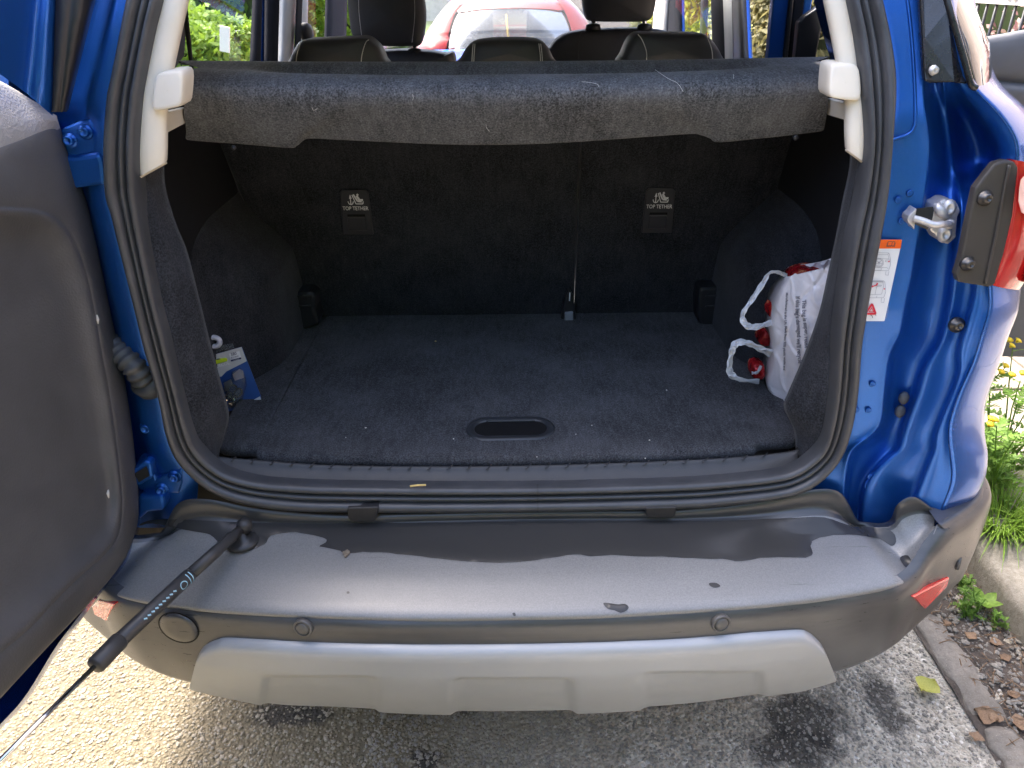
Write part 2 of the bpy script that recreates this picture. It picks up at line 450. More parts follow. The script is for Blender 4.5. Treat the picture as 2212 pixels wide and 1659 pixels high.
# paving slabs
for i in range(14):
    for j in range(3):
        x0 = KX + 0.16 + j * 0.62; y0 = 0.6 + i * 0.92 + (0.4 if j % 2 else 0)
        box('paving_slab', (x0 + 0.305, y0 + 0.455, 0.072 + rng.uniform(-0.003, 0.003)), (0.607, 0.907, 0.05), PAVE, pavement, bevel=0.006)
tag(sheet('verge_earth', KX + 0.1, 60, -40, 120, 0.085, SOIL), kind='structure')
# the row of narrow gutter stones
gut_ = empty('gutter_channel', (GX, 1, 0)); gut_['kind'] = 'structure'
gy = 0.62; kn = 0
for L in (0.30, 0.16, 0.335, 0.36, 0.2, 0.4, 0.35, 0.38, 0.36, 0.4, 0.34):
    w = 0.072 + 0.012 * rng.random(); n = 9
    gap = 0.012
    rows = []
    for (ox, oz) in [(0, -0.05), (0.002, 0.004), (0.008, 0.011), (w * 0.5, 0.014), (w - 0.01, 0.012), (w, 0.002), (w + 0.002, -0.05)]:
        r = []
        for i in range(n + 1):
            t = i / n
            jx = 0.006 * math.sin(t * 13 + kn * 2.1 + ox * 40); end = 0.008 if i in (0, n) else 0
            r.append((GX + ox + jx, gy + gap / 2 + t * (L - gap), oz - end + 0.002 * math.sin(t * 29 + ox * 90)))
        rows.append(r)
    V = [p for r in rows for p in r]; m_ = n + 1
    F = [(a * m_ + c, a * m_ + c + 1, (a + 1) * m_ + c + 1, (a + 1) * m_ + c) for a in range(6) for c in range(n)]
    F += [tuple(a * m_ for a in range(7)), tuple(a * m_ + n for a in range(7))[::-1]]
    mesh('gutter_stone', V, F, SETT, gut_)
    gy += L; kn += 1
# ================================================================== the blue car, seen from its open back
CARX = -0.008                                          # its middle plane
car = empty('blue_car', (CARX, 1.1, 0), 'blue metallic car with its boot open and black boot interior in view', 'car')

def yo(z):                                             # the plane of the boot opening leans forward as it rises
    return ip([(0.3, 1.055), (0.65, 1.068), (1.0, 1.088), (1.3, 1.13), (1.47, 1.19), (1.62, 1.27), (2, 1.45)], z)
def yoo(d): return lambda z: yo(z) + d

PLAN = [(0, 0.857), (0.2, 0.860), (0.4, 0.874), (0.57, 0.898), (0.66, 0.918), (0.70, 0.942), (0.735, 0.972), (0.79, 1.004), (0.86, 1.050), (0.90, 1.105), (0.915, 1.2), (0.918, 1.5)]
def yb(x): return ip(PLAN, abs(x - CARX))
# ---------------------------------------------------------------- bumper
def bumper_mat(name='weathered_bumper_plastic', k=1.0, dust_or_light=0.0):
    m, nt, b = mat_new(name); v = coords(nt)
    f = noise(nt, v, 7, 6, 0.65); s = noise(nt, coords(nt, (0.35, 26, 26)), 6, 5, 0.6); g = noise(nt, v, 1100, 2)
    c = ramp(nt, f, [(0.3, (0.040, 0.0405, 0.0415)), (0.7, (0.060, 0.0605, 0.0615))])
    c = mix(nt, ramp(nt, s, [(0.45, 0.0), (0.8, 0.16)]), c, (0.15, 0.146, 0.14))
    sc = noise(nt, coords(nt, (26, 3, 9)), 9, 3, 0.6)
    c = mix(nt, ramp(nt, sc, [(0.72, 0.0), (0.80, 0.10 if dust_or_light else 0.0)]), c, (0.3, 0.29, 0.28))
    if dust_or_light:  # speckled paler mix that brightens the bumper top as skylight would
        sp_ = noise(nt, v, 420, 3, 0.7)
        c = mix(nt, ramp(nt, sp_, [(0.35, dust_or_light * 0.75), (0.65, dust_or_light * 1.2)]), c, (0.36, 0.352, 0.335))
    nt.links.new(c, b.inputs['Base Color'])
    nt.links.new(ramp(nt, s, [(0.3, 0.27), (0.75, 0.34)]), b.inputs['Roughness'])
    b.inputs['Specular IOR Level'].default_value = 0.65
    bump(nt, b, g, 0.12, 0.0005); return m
BUMP = bumper_mat(); BTOP = bumper_mat('skylit_bumper_top', 1.0, 0.43)  # top is a paler copy of the plastic, skylight put into its colour

def zdeck(s):                                          # height of the bumper's top against distance in from its edge
    return ip([(-0.02, 0.56), (0.0, 0.578), (0.006, 0.588), (0.016, 0.5935), (0.045, 0.601), (0.075, 0.609), (0.10, 0.6145), (0.13, 0.619), (0.16, 0.623), (0.20, 0.628), (0.25, 0.634), (0.4, 0.66)], s)
def deckf(p): return p.z - zdeck(p.y - yb(p.x))
def onDeck(px, py, lift=0.0):
    p = U(px, py, f=lambda q: deckf(q) - lift); return p

def mirror(pts): return [Vector((2 * CARX - p[0], p[1], p[2])) for p in pts]
def both(half):                                        # half from the middle outwards -> full row from left to right
    return mirror(half)[:0:-1] + [Vector(p) for p in half]

# the bumper's face and sides
ZBOT = []
def face_pt(s, h, zb=None):
    """s: 0..1 round the plan from the middle to the side; h: 0 top .. 1 bottom"""
    X = ip([(0, 0), (0.2, 0.2), (0.4, 0.4), (0.57, 0.57), (0.66, 0.66), (0.70, 0.70), (0.735, 0.735), (0.79, 0.79), (0.85, 0.86), (0.9, 0.90), (0.95, 0.915), (1, 0.918)], s)
    Y = ip([(0, 0.857), (0.2, 0.860), (0.4, 0.874), (0.57, 0.898), (0.66, 0.918), (0.70, 0.942), (0.735, 0.972), (0.79, 1.004), (0.85, 1.050), (0.9, 1.105), (0.95, 1.2), (1, 1.5)], s)
    zt = ip([(0, 0.590), (0.6, 0.590), (0.685, 0.594), (0.71, 0.607), (0.735, 0.632), (0.757, 0.654), (0.86, 0.660), (1, 0.67)], s)
    zb = ip(ZBOT, s) if zb is None else zb
    z = zt + (zb - zt) * h
    nx, ny = ip([(0, 0), (0.57, 0.22), (0.73, 0.6), (0.8, 0.75), (0.9, 0.95), (1, 1)], s), 0
    ny = -math.sqrt(max(0, 1 - nx * nx))
    k = -0.022 * (1 - min(1, h * 11)) ** 2 + 0.004 * math.sin(math.pi * h) - 0.030 * max(0, h - 0.45) ** 1.5 / 0.4 * sstep(0.75, 0.5, s)
    return Vector((CARX + X + nx * k, Y + ny * k, z))
BOTL = [(1104, 1516), (1300, 1512), (1475, 1498), (1628, 1482), (1741, 1468), (1801, 1455), (1858, 1440), (1925, 1403), (1975, 1360), (2025, 1313), (2055, 1276), (2300, 1276)]
for s_ in (0, .1, .2, .3, .4, .5, .57, .62, .66, .70, .73, .765, .80, .83):
    lo_, hi_ = 0.30, 0.58
    for _ in range(24):
        md_ = (lo_ + hi_) / 2; qx, qy = px_of(face_pt(s_, 1.0, md_))
        if qy > ip(BOTL, qx): lo_ = md_
        else: hi_ = md_
    ZBOT.append((s_, md_))
ZBOT += [(0.87, ZBOT[-1][1] - 0.01), (0.95, 0.40), (1, 0.36)]
E = [onDeck(x, y) for x, y in ((1104, 1337), (1300, 1333), (1475, 1323), (1641, 1311), (1775, 1297), (1875, 1281), (1941, 1265), (1986, 1249))]
E += [face_pt(.713, 0.02), face_pt(.735, 0.02), face_pt(.747, 0.01), face_pt(.757, 0.0)]
E[0].x = CARX
Bp = [(1104, 1104), (1300, 1102), (1475, 1100), (1640, 1082), (1751, 1058), (1815, 1064), (1850, 1120), (1866, 1127), (1918, 1127), (1938, 1090), (1975, 1073), (2020, 1103)]
B = [U(x, y, y=yoo(-0.004 if i < 9 else -0.03)) for i, (x, y) in enumerate(Bp)]; B[0].x = CARX
Dp = [(1104, 1122), (1300, 1120), (1475, 1120), (1640, 1110), (1755, 1094), (1803, 1104), (1833, 1128), (1862, 1136), (1922, 1136), (1948, 1112), (1985, 1102), (2021, 1108)]
D_ = []
for i, (x, y) in enumerate(Dp):
    D_.append(U(x, y, y=yoo(-0.008 if i < 8 else -0.03)))
D_[0].x = CARX
rowsdeck = [B, [b.lerp(d, 0.1) + Vector((0, -0.004, 0)) for b, d in zip(B, D_)], [b.lerp(d, 0.5) + Vector((0, -0.004, 0)) for b, d in zip(B, D_)], [b.lerp(d, 0.9) + Vector((0, -0.002, 0)) for b, d in zip(B, D_)]]
for t in (0.0, 0.06, 0.25, 0.45, 0.62, 0.72, 0.80, 0.9, 0.96, 1.0):
    r = []
    for i, (d, e) in enumerate(zip(D_, E)):
        p = d.lerp(e, t); w = sstep(8, 6, i) if i > 6 else 1
        zz = zdeck(p.y - yb(p.x)) if i < 9 else p.z
        g_ = sstep(0.0, 0.25, t); zz = zz * g_ + p.z * (1 - g_)
        sag = -0.016 * math.sin(math.pi * t) * (1 - w) if i >= 7 else 0
        r.append(Vector((p.x, p.y, zz * w + p.z * (1 - w) + sag)))
    rowsdeck.append(r)
NB = 121
rowsdeck.append([Vector((e_.x, e_.y + 0.003, e_.z - 0.007)) if i < 8 else Vector(e_) + Vector((0.002, 0, -0.006)) for i, e_ in enumerate(E)])
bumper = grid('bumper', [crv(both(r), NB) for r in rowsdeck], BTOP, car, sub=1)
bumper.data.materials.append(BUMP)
for p_ in bumper.data.polygons: p_.material_index = 1 if p_.index < 5 * (NB - 1) else 0  # back rows keep the darker copy where the seal shades them
DECK = bvh_of(bumper)
def onTop(px, py, lift=0.0):                           # point on the modelled top of the bumper
    p, n = hit(DECK, px, py)
    if p is None: return onDeck(px, py, lift)
    if n.z < 0: n = -n
    return p + n * lift
srow = [0, .1, .2, .3, .4, .5, .57, .62, .66, .70, .73, .765, .80, .83, .86, .9, .95, 1]
rows = []
for h in (0.0, 0.02, 0.05, 0.12, 0.25, 0.4, 0.55, 0.7, 0.85, 0.96, 1.0):
    rows.append(both([face_pt(s, h) for s in srow]))
rows.append([p + Vector((0, 0.05, 0.012)) for p in rows[-1]])
# the fold between face and top
edge = both([Vector(e) for e in crv(E, len(srow))])
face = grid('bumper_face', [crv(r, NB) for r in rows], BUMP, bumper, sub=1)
# upper shoulder of the bumper outside the ridge, below the painted corner
for m_ in (1, -1):
    sr_ = []
    for s in (.757, .78, .80, .83, .86, .9, .95, 1):
        a_ = face_pt(s, 0.0); b_ = face_pt(s, 0.03)
        nx_ = ip([(0, 0), (0.57, 0.22), (0.73, 0.6), (0.8, 0.75), (0.9, 0.95), (1, 1)], s); ny_ = -math.sqrt(1 - nx_ * nx_)
        w_ = sstep(0.757, 0.81, s); sr_.append([b_, a_ + Vector((nx_ * 0.006, ny_ * 0.006, 0.002)), a_, a_ + Vector((-nx_ * 0.02, -ny_ * 0.02, 0.003)) * w_, a_ + Vector((-nx_ * 0.07, -ny_ * 0.07, 0.006)) * w_])
    if m_ < 0: sr_ = [mirror(r_) for r_ in sr_]
    grid('bumper_shoulder', sr_, BUMP, bumper, sub=1)
top = [U(2023, 1108, z=0.656), U(2055, 1101, z=0.659), U(2091, 1080, z=0.663), U(2112, 1044, z=0.668), Vector((0.886, 1.3, 0.672)), Vector((0.888, 1.55, 0.672))]
# ---------------------------------------------------------------- skid plate with three pressed pockets
def faceY(p):                                          # signed distance in y to the face
    s = abs(p.x - CARX); zt = 0.59; zb = ip(ZBOT, s)
    h = min(max((zt - p.z) / (zt - zb), 0), 1.1)
    k = 0.004 * math.sin(math.pi * min(h, 1)) - 0.030 * max(0, h - 0.45) ** 1.5 / 0.4 * sstep(0.75, 0.5, s)
    return p.y - (yb(p.x) - k)
topS = [(430, 1412), (443, 1394), (470, 1381), (500, 1377), (620, 1384), (737, 1389), (920, 1392), (1104, 1391), (1290, 1387), (1475, 1379), (1600, 1368), (1715, 1360), (1745, 1365), (1768, 1384), (1780, 1402)]
botS = [(414, 1471), (425, 1475), (455, 1482), (500, 1492), (600, 1511), (737, 1517), (920, 1526), (1104, 1528), (1290, 1523), (1475, 1510), (1600, 1494), (1715, 1479), (1752, 1470), (1785, 1460), (1802, 1453)]
def pk(p):
    """depth of the three pockets at a pixel"""
    x, y = p; d = 0
    for (xa, xb, yt, sl, dep) in ((585, 805, 1445, -0.02, 0.007), (994, 1226, 1450, 0.0, 0.009), (1400, 1632, 1436, 0.0, 0.007)):
        yy = yt + (0 if sl == 0 else 0) - (y - yt) * 0
        tap = (y - yt) * 0.10
        r = 14
        d += dep * sstep(xa - tap - r, xa - tap + 4, x) * sstep(xb + tap + r, xb + tap - 4, x) * sstep(yt - 3, yt + 6, y)
    return d
NS = 241
tt = crv([(x, y, 0) for x, y in topS], NS); bb = crv([(x, y, 0) for x, y in botS], NS)
rows = []
hs = [0, 0.0, 0.03, 0.07, 0.12, 0.18] + [0.18 + 0.82 * i / 26 for i in range(1, 27)]
offs = [-0.008, 0.002, 0.0105, 0.0145, 0.0165, 0.017]
for k, h in enumerate(hs):
    r = []
    for j in range(NS):
        q = tt[j].lerp(bb[j], h)
        o = offs[k] if k < len(offs) else 0.017
        e = min(j, NS - 1 - j); o = min(o, [-0.008, 0.002, 0.010, 0.014, 0.016, 0.017][min(e, 5)])
        p = U(q.x, q.y, f=faceY)
        p = p + Vector((0, -o + pk((q.x, q.y)), 0)); r.append(p)
    rows.append(r)
rows.append([p + Vector((0, 0.006, -0.004)) for p in rows[-1]])
rows.append([p + Vector((0, 0.05, 0.004)) for p in rows[-1]])
skid = grid('skid_plate', rows, SKID, bumper)
# parking sensors, towing-eye cover, reflectors
def onFace(px, py, lift=0.0):
    p = U(px, py, f=lambda q: faceY(q) + lift); return p
SENS = plain('sensor_plastic', (0.085, 0.082, 0.078), 0.38, var=0.1)
GAP = plain('dark_gap', (0.006, 0.006, 0.006), 0.9)
for (x, y) in ((655, 1356), (1557, 1346)):
    c = onFace(x, y); n = Vector((0.25 * (1 if x > 1100 else -1) * 0.9, -1, 0.12)).normalized()
    sens = lathe('parking_sensor', [(0.0165, -0.004), (0.0165, 0.002), (0.0155, 0.004), (0.0128, 0.004), (0.0125, 0.001), (0.0118, 0.001), (0.0115, 0.0035), (0.009, 0.0055), (0.0, 0.006)], c, n, SENS, bumper)
    lathe('sensor_gap', [(0.0126, 0.0028), (0.0117, 0.0028)], c, n, GAP, sens, smooth=False)
c = onFace(386, 1356); cpx = []
def ring(px, py, rx, ry, tilt, n=40, lift=0.0):
    out = []
    for i in range(n):
        a = 2 * math.pi * i / n; u = rx * math.cos(a); v = ry * math.sin(a)
        out.append(onFace(px + u * math.cos(tilt) - v * math.sin(tilt), py + u * math.sin(tilt) + v * math.cos(tilt), lift))
    return out
r0 = ring(386, 1356, 46.5, 30.5, R(24), lift=0.0012); r1 = ring(386, 1356, 44, 28, R(24), lift=0.0012)
grid('tow_cover_gap', [r0, r1], GAP, bumper, cu=True, smooth=False)
cv = [ring(386, 1356, 43.5 * k, 27.6 * k, R(24), lift=l) for k, l in ((1.0, 0.0005), (0.97, 0.003), (0.6, 0.0035), (0.02, 0.0036))]
grid('tow_eye_cover', cv, BUMP, bumper, cu=True)

def lens_mat(name, col, rough=0.12):
    m, nt, b = mat_new(name); v = coords(nt)
    br = nt.nodes.new('ShaderNodeTexChecker'); br.inputs['Scale'].default_value = 260; nt.links.new(v, br.inputs['Vector'])
    f = noise(nt, v, 20, 5)
    c = ramp(nt, f, [(0.3, tuple(x * 0.85 for x in col)), (0.7, tuple(min(1, x * 1.15) for x in col))])
    nt.links.new(c, b.inputs['Base Color']); b.inputs['Roughness'].default_value = rough; b.inputs['Coat Weight'].default_value = 1
    b.inputs['Emission Strength'].default_value = 0.0
    bump(nt, b, br.outputs['Fac'], 0.25, 0.0015); return m
REDL = lens_mat('red_reflector', (0.75, 0.02, 0.02))
PALEL = lens_mat('pale_red_reflector', (0.75, 0.42, 0.36))
DARKL = lens_mat('deep_red_lamp', (0.42, 0.012, 0.012))
def sideFace(px, py, lift=0.0):                        # point on the bumper's rounded corner
    def g(p):
        ax = abs(p.x - CARX)
        return p.y - yb(p.x) + lift if ax < 0.915 else 0.915 - ax
    return U(px, py, f=g, lo=0.9, hi=1.9)
def lens(name, px, mat, depth, parent):
    P = [sideFace(x, y, 0.009) for x, y in px]
    n = (P[1] - P[0]).cross(P[2] - P[0]).normalized()
    if n.y > 0: n = -n
    return prism(name, P, -n * depth, mat, parent, bevel=0.002)
lens('reflector', [(1972, 1290), (2052, 1248), (2046, 1268), (1999, 1316)], REDL, 0.01, bumper)
lens('reflector', [(211, 1297), (246, 1306), (228, 1342), (203, 1328), (198, 1310)], REDL, 0.01, bumper)
lens('reflector_cap', [(197, 1310), (211, 1296), (216, 1308), (207, 1328)], PALEL, 0.012, bumper)
rs = ring(2072, 1213, 1, 1, 0)  # outer parking sensor ring on the right corner
c = sideFace(2071, 1212); lathe('parking_sensor', [(0.017, -0.003), (0.017, 0.0015), (0.0155, 0.003), (0.013, 0.003), (0.012, 0.001), (0.0, 0.004)], c, (0.86, -0.5, 0.05), SENS, bumper)

# ---------------------------------------------------------------- water lying on the bumper, and its chips and grit
def wet_mat():
    m, nt, b = mat_new('thin_water_film'); v = coords(nt)
    b.inputs['Base Color'].default_value = (0.040, 0.039, 0.038, 1); b.inputs['Roughness'].default_value = 0.2
    b.inputs['Specular IOR Level'].default_value = 0.32
    bump(nt, b, noise(nt, v, 16, 4), 0.05, 0.002); return m
WET = wet_mat()
def film(name, px, label, parent=None, lift=0.0018, sub=2):
    bm = bmesh.new(); n = len(px)
    pts = crv([(x, y, 0) for x, y in px], n * 3, closed=True)
    pts = [p + Vector((rng.uniform(-0.7, 0.7), rng.uniform(-0.8, 0.8), 0)) if n > 12 else p for p in pts]
    vs = [bm.verts.new(p) for p in pts]; f = bm.faces.new(vs)
    bmesh.ops.triangulate(bm, faces=[x for x in bm.faces if len(x.verts) > 4])
    for _ in range(7):
        long_ = [e for e in bm.edges if e.calc_length() > 13]
        if not long_: break
        bmesh.ops.subdivide_edges(bm, edges=long_, cuts=1); bmesh.ops.triangulate(bm, faces=bm.faces)
    for v in bm.verts:
        v.co = onTop(v.co.x, v.co.y, lift if not v.is_boundary else 0.0009)
    me = bpy.data.meshes.new(name); bmesh.ops.recalc_face_normals(bm, faces=bm.faces); bm.to_mesh(me); bm.free()
    me.polygons.foreach_set('use_smooth', [True] * len(me.polygons)); me.materials.append(WET)
    return tag(link(bpy.data.objects.new(name, me), parent), label, 'water')
film('water_film', [(300, 1136), (330, 1131), (380, 1140), (430, 1150), (455, 1156), (470, 1170), (482, 1183), (510, 1192), (540, 1190), (560, 1182), (576, 1172), (585, 1158), (625, 1150), (665, 1155), (700, 1162),
     (705, 1172), (690, 1181), (735, 1190), (745, 1206), (757, 1196), (800, 1193), (860, 1197), (930, 1205), (1000, 1213), (1077, 1216), (1145, 1212), (1190, 1206), (1240, 1198), (1275, 1202), (1320, 1199), (1370, 1202),
     (1430, 1202), (1475, 1206), (1560, 1208), (1600, 1213), (1640, 1206), (1700, 1204), (1740, 1205), (1755, 1196), (1751, 1180), (1760, 1166), (1800, 1157), (1850, 1157), (1900, 1165), (1925, 1180),
     (1936, 1170), (1930, 1150), (1900, 1140), (1830, 1134), (1780, 1118), (1700, 1120), (1500, 1126), (1104, 1128), (700, 1130), (500, 1128), (380, 1122), (320, 1124)],
     'wide dark film of rain water with wavy edge across the back of the bumper top')
film('water_drop', [(1303, 1303), (1320, 1304), (1335, 1306), (1350, 1305), (1358, 1312), (1352, 1320), (1340, 1324), (1328, 1319), (1312, 1315)], 'largest dark water drop at the bumper edge', lift=0.0022)
film('water_drop', [(1531, 1261), (1540, 1259), (1550, 1261), (1556, 1267), (1545, 1270), (1535, 1267)], 'small dark water drop right of middle on bumper top', lift=0.002)
film('water_drop', [(1944, 1205), (1962, 1200), (1975, 1222), (1993, 1232), (1975, 1246), (1955, 1247), (1962, 1233), (1950, 1220)], 'dark water trickle in the right corner of the bumper top')
film('water_drop', [(1107, 1325), (1112, 1324), (1114, 1330), (1109, 1330)], 'tiny water drop at middle of bumper edge', lift=0.0016)
film('water_drop', [(749, 1279), (754, 1278), (755, 1282), (750, 1283)], 'tiny water drop left of middle on bumper top', lift=0.0016)
GRIT = stone_mat('brown_grit', (0.12, 0.09, 0.06), (0.35, 0.29, 0.22), 400, 0.001)
def lump(name, c, r, mat, label=None, cat=None, parent=None, sq=(1, 1, 0.6), seed=0):
    bm = bmesh.new(); bmesh.ops.create_icosphere(bm, subdivisions=2, radius=1); q = random.Random(seed)
    ph = [q.uniform(0, 6) for _ in range(6)]
    for v in bm.verts:
        k = 1 + 0.22 * math.sin(v.co.x * 3 + ph[0]) + 0.18 * math.sin(v.co.y * 4 + ph[1]) + 0.16 * math.sin(v.co.z * 5 + ph[2] + v.co.x * 4)
        v.co = Vector((v.co.x * sq[0], v.co.y * sq[1], v.co.z * sq[2])) * (r * k) + Vector(c)
    me = bpy.data.meshes.new(name); bm.to_mesh(me); bm.free(); me.materials.append(mat)
    o = link(bpy.data.objects.new(name, me), parent); return tag(o, label, cat)
lump('grit_clod', onTop(748, 1198, 0.003), 0.007, GRIT, 'crumb of brown grit at the edge of the water on the bumper', 'grit', seed=4)
# ---------------------------------------------------------------- weatherstrip round the opening
SO = [(305, -120), (280, 0), (267, 67), (247, 167), (237, 217), (230, 317), (233, 417), (247, 467), (263, 533), (293, 653), (317, 753), (333, 803), (350, 870), (363, 936), (383, 986), (417, 1026), (467, 1063), (533, 1086), (633, 1100), (737, 1103), (920, 1104), (1104, 1103), (1290, 1100), (1475, 1095), (1575, 1088), (1675, 1076), (1721, 1064), (1762, 1043), (1800, 1005), (1823, 965), (1840, 905), (1850, 836), (1856, 753), (1866, 686), (1880, 603), (1898, 510), (1913, 417), (1923, 300), (1930, 187), (1921, 100), (1900, 0), (1872, -120)]
SI = [(378, -120), (350, 0), (333, 67), (313, 167), (305, 220), (298, 317), (300, 400), (307, 467), (321, 545), (340, 640), (364, 735), (380, 803), (397, 870), (412, 925), (428, 963), (457, 996), (500, 1022), (567, 1038), (667, 1045), (750, 1047), (920, 1049), (1104, 1049), (1290, 1046), (1475, 1040), (1575, 1033), (1668, 1023), (1716, 1010), (1752, 985), (1773, 960), (1785, 920), (1795, 860), (1800, 800), (1804, 740), (1812, 670), (1823, 590), (1838, 500), (1857, 415), (1869, 310), (1860, 190), (1848, 90), (1830, 0), (1802, -120)]
O3 = [U(x, y, y=yo) for x, y in SO]; I3 = [U(x, y, y=yoo(0.004)) for x, y in SI]
# carry the loop over the top of the opening
def over(a, b):
    return [Vector((a.x * 0.93, yo(1.56), 1.56)), Vector((a.x * 0.75, yo(1.62), 1.62)), Vector((0, yo(1.64), 1.64)), Vector((b.x * 0.75, yo(1.62), 1.62)), Vector((b.x * 0.93, yo(1.56), 1.56))]
O3 += over(O3[-1], O3[0]); I3 += [p + Vector((0, 0.004, -0.045)) for p in over(I3[-1], I3[0])]
NSL = 300
Oc = crv(O3, NSL, closed=True); Ic = crv(I3, NSL, closed=True)
prof = [(-0.02, -0.012), (0.0, 0.004), (0.05, 0.013), (0.15, 0.019), (0.27, 0.0195), (0.36, 0.016), (0.41, 0.007), (0.44, 0.004), (0.47, 0.009), (0.53, 0.013), (0.60, 0.012), (0.645, 0.004), (0.67, 0.002), (0.70, 0.008), (0.78, 0.014), (0.88, 0.013), (0.96, 0.007), (1.0, -0.004), (1.02, -0.02)]
rows = []
for (f, h) in prof:
    rows.append([Oc[i].lerp(Ic[i], f) + Vector((0, -h, h * 0.25)) for i in range(NSL)])
seal = grid('weatherstrip', rows, RUBBER, car, cu=True)
# moulded joint of the seal in the middle of the sill
j0 = min(range(NSL), key=lambda i: abs(px_of(Oc[i])[0] - 1150) + (1000 if Oc[i].z > 0.8 else 0))
jr = [[Oc[i].lerp(Ic[i], f) + Vector((0, -h - 0.0012, h * 0.25 + 0.0012)) for (f, h) in prof[1:-1]] for i in (j0,)]
jr = [[p + Vector((dx, 0, 0)) for p in jr[0]] for dx in (-0.0016, 0.0016)]
grid('seal_joint', jr, SILL, seal)

# ---------------------------------------------------------------- right jamb: pressed and painted sheet steel
Apx = [(-120, 1978), (0, 1988), (83, 1993), (167, 1996), (217, 1995), (283, 2005), (317, 2008), (367, 2005), (433, 1995), (500, 1985), (553, 1976), (603, 1968), (653, 1955), (720, 1945), (753, 1925), (780, 1918), (836, 1911), (906, 1905), (930, 1898), (950, 1868), (970, 1841), (996, 1831), (1046, 1825), (1100, 1820), (1140, 1818)]
Bpx = [(-120, 2002), (0, 2012), (185, 2034), (250, 2050), (350, 2062), (400, 2070), (450, 2078), (553, 2063), (636, 2055), (713, 2041), (746, 2028), (780, 2005), (806, 1993), (836, 1988), (886, 1968), (946, 1948), (970, 1943), (986, 1921), (1020, 1885), (1033, 1875), (1070, 1864), (1100, 1862), (1140, 1862)]
Cpx = [(-120, 2020), (0, 2030), (185, 2065), (220, 2092), (260, 2122), (300, 2150), (345, 2160), (380, 2128), (450, 2112), (553, 2104), (620, 2108), (653, 2101), (713, 2085), (753, 2071), (803, 2073), (846, 2058), (900, 2035), (946, 2018), (966, 2020), (1013, 2001), (1070, 1978), (1140, 1958)]
Epx = [(-120, 2040), (0, 2048), (185, 2090), (217, 2135), (280, 2185), (307, 2198), (343, 2199), (420, 2165), (553, 2136), (620, 2136), (663, 2141), (703, 2128), (780, 2105), (846, 2075), (893, 2058), (920, 2051), (953, 2051), (1036, 2060), (1086, 2041), (1110, 2030), (1140, 2018)]
SOr = [(y, x) for x, y in SO[27:]][::-1]               # outer edge of the seal on the right by height
pys = [-120, -40, 40, 110, 170, 200, 230, 260, 290, 320, 350, 380, 420, 470, 520, 560, 600, 630, 660, 690, 720, 740, 760, 780, 800, 820, 845, 870, 900, 920, 940, 955, 970, 985, 1000, 1020, 1045, 1070, 1095, 1120, 1140]
def so_at(py):
    if py < 1043: return float(np.interp(py, [a for a, _ in SOr], [b for _, b in SOr]))
    return 1762 + (py - 1043) * 0.2
cols = []
for py in pys:
    s0 = so_at(py); a = ip(Apx, py); b_ = ip(Bpx, py); c = ip(Cpx, py); e = ip(Epx, py)
    cav = sstep(185, 230, py) * sstep(430, 370, py)    # the deep hollow above the lamp
    low = sstep(930, 1000, py)
    r = []
    aa = max(a, s0 + 6)
    r.append(U(s0 - 14, py, y=yoo(0.03)))
    r.append(U(s0 + 1, py, y=yoo(0.022)))
    r.append(U(s0 + (aa - s0) * 0.5, py, y=yoo(0.018)))
    r.append(U(aa - 6, py, y=yoo(0.013)))
    r.append(U(aa - 1, py, y=yoo(0.010)))
    r.append(U(aa + 2, py, y=yoo(0.014)))
    r.append(U(aa + 8, py, y=yoo(0.040)))
    r.append(U(aa + (b_ - aa) * 0.3, py, y=yoo(0.052 - 0.012 * low)))
    r.append(U(aa + (b_ - aa) * 0.65, py, y=yoo(0.052 - 0.012 * low + 0.03 * cav)))
    r.append(U(b_ - 8, py, y=yoo(0.044 + 0.035 * cav)))
    r.append(U(b_ - 1, py, y=yoo(0.018 + 0.06 * cav)))
    r.append(U(b_ + 3, py, y=yoo(0.006 + 0.085 * cav)))
    r.append(U(b_ + (c - b_) * 0.3, py, y=yoo(0.010 + 0.115 * cav)))
    r.append(U(b_ + (c - b_) * 0.75, py, y=yoo(0.008 + 0.10 * cav)))
    r.append(U(c - 3, py, y=yoo(0.000 + 0.075 * cav)))
    r.append(U(c + 1, py, y=yoo(-0.022 + 0.04 * cav)))
    r.append(U(c + 5, py, y=yoo(-0.026 + 0.02 * cav)))
    r.append(U((c + e) / 2, py, y=yoo(-0.024)))
    r.append(U(e - 3, py, y=yoo(-0.034)))
    cols.append(r)
jamb = grid('rear_jamb_panel', cols, BLUE_IN, car, sub=1)
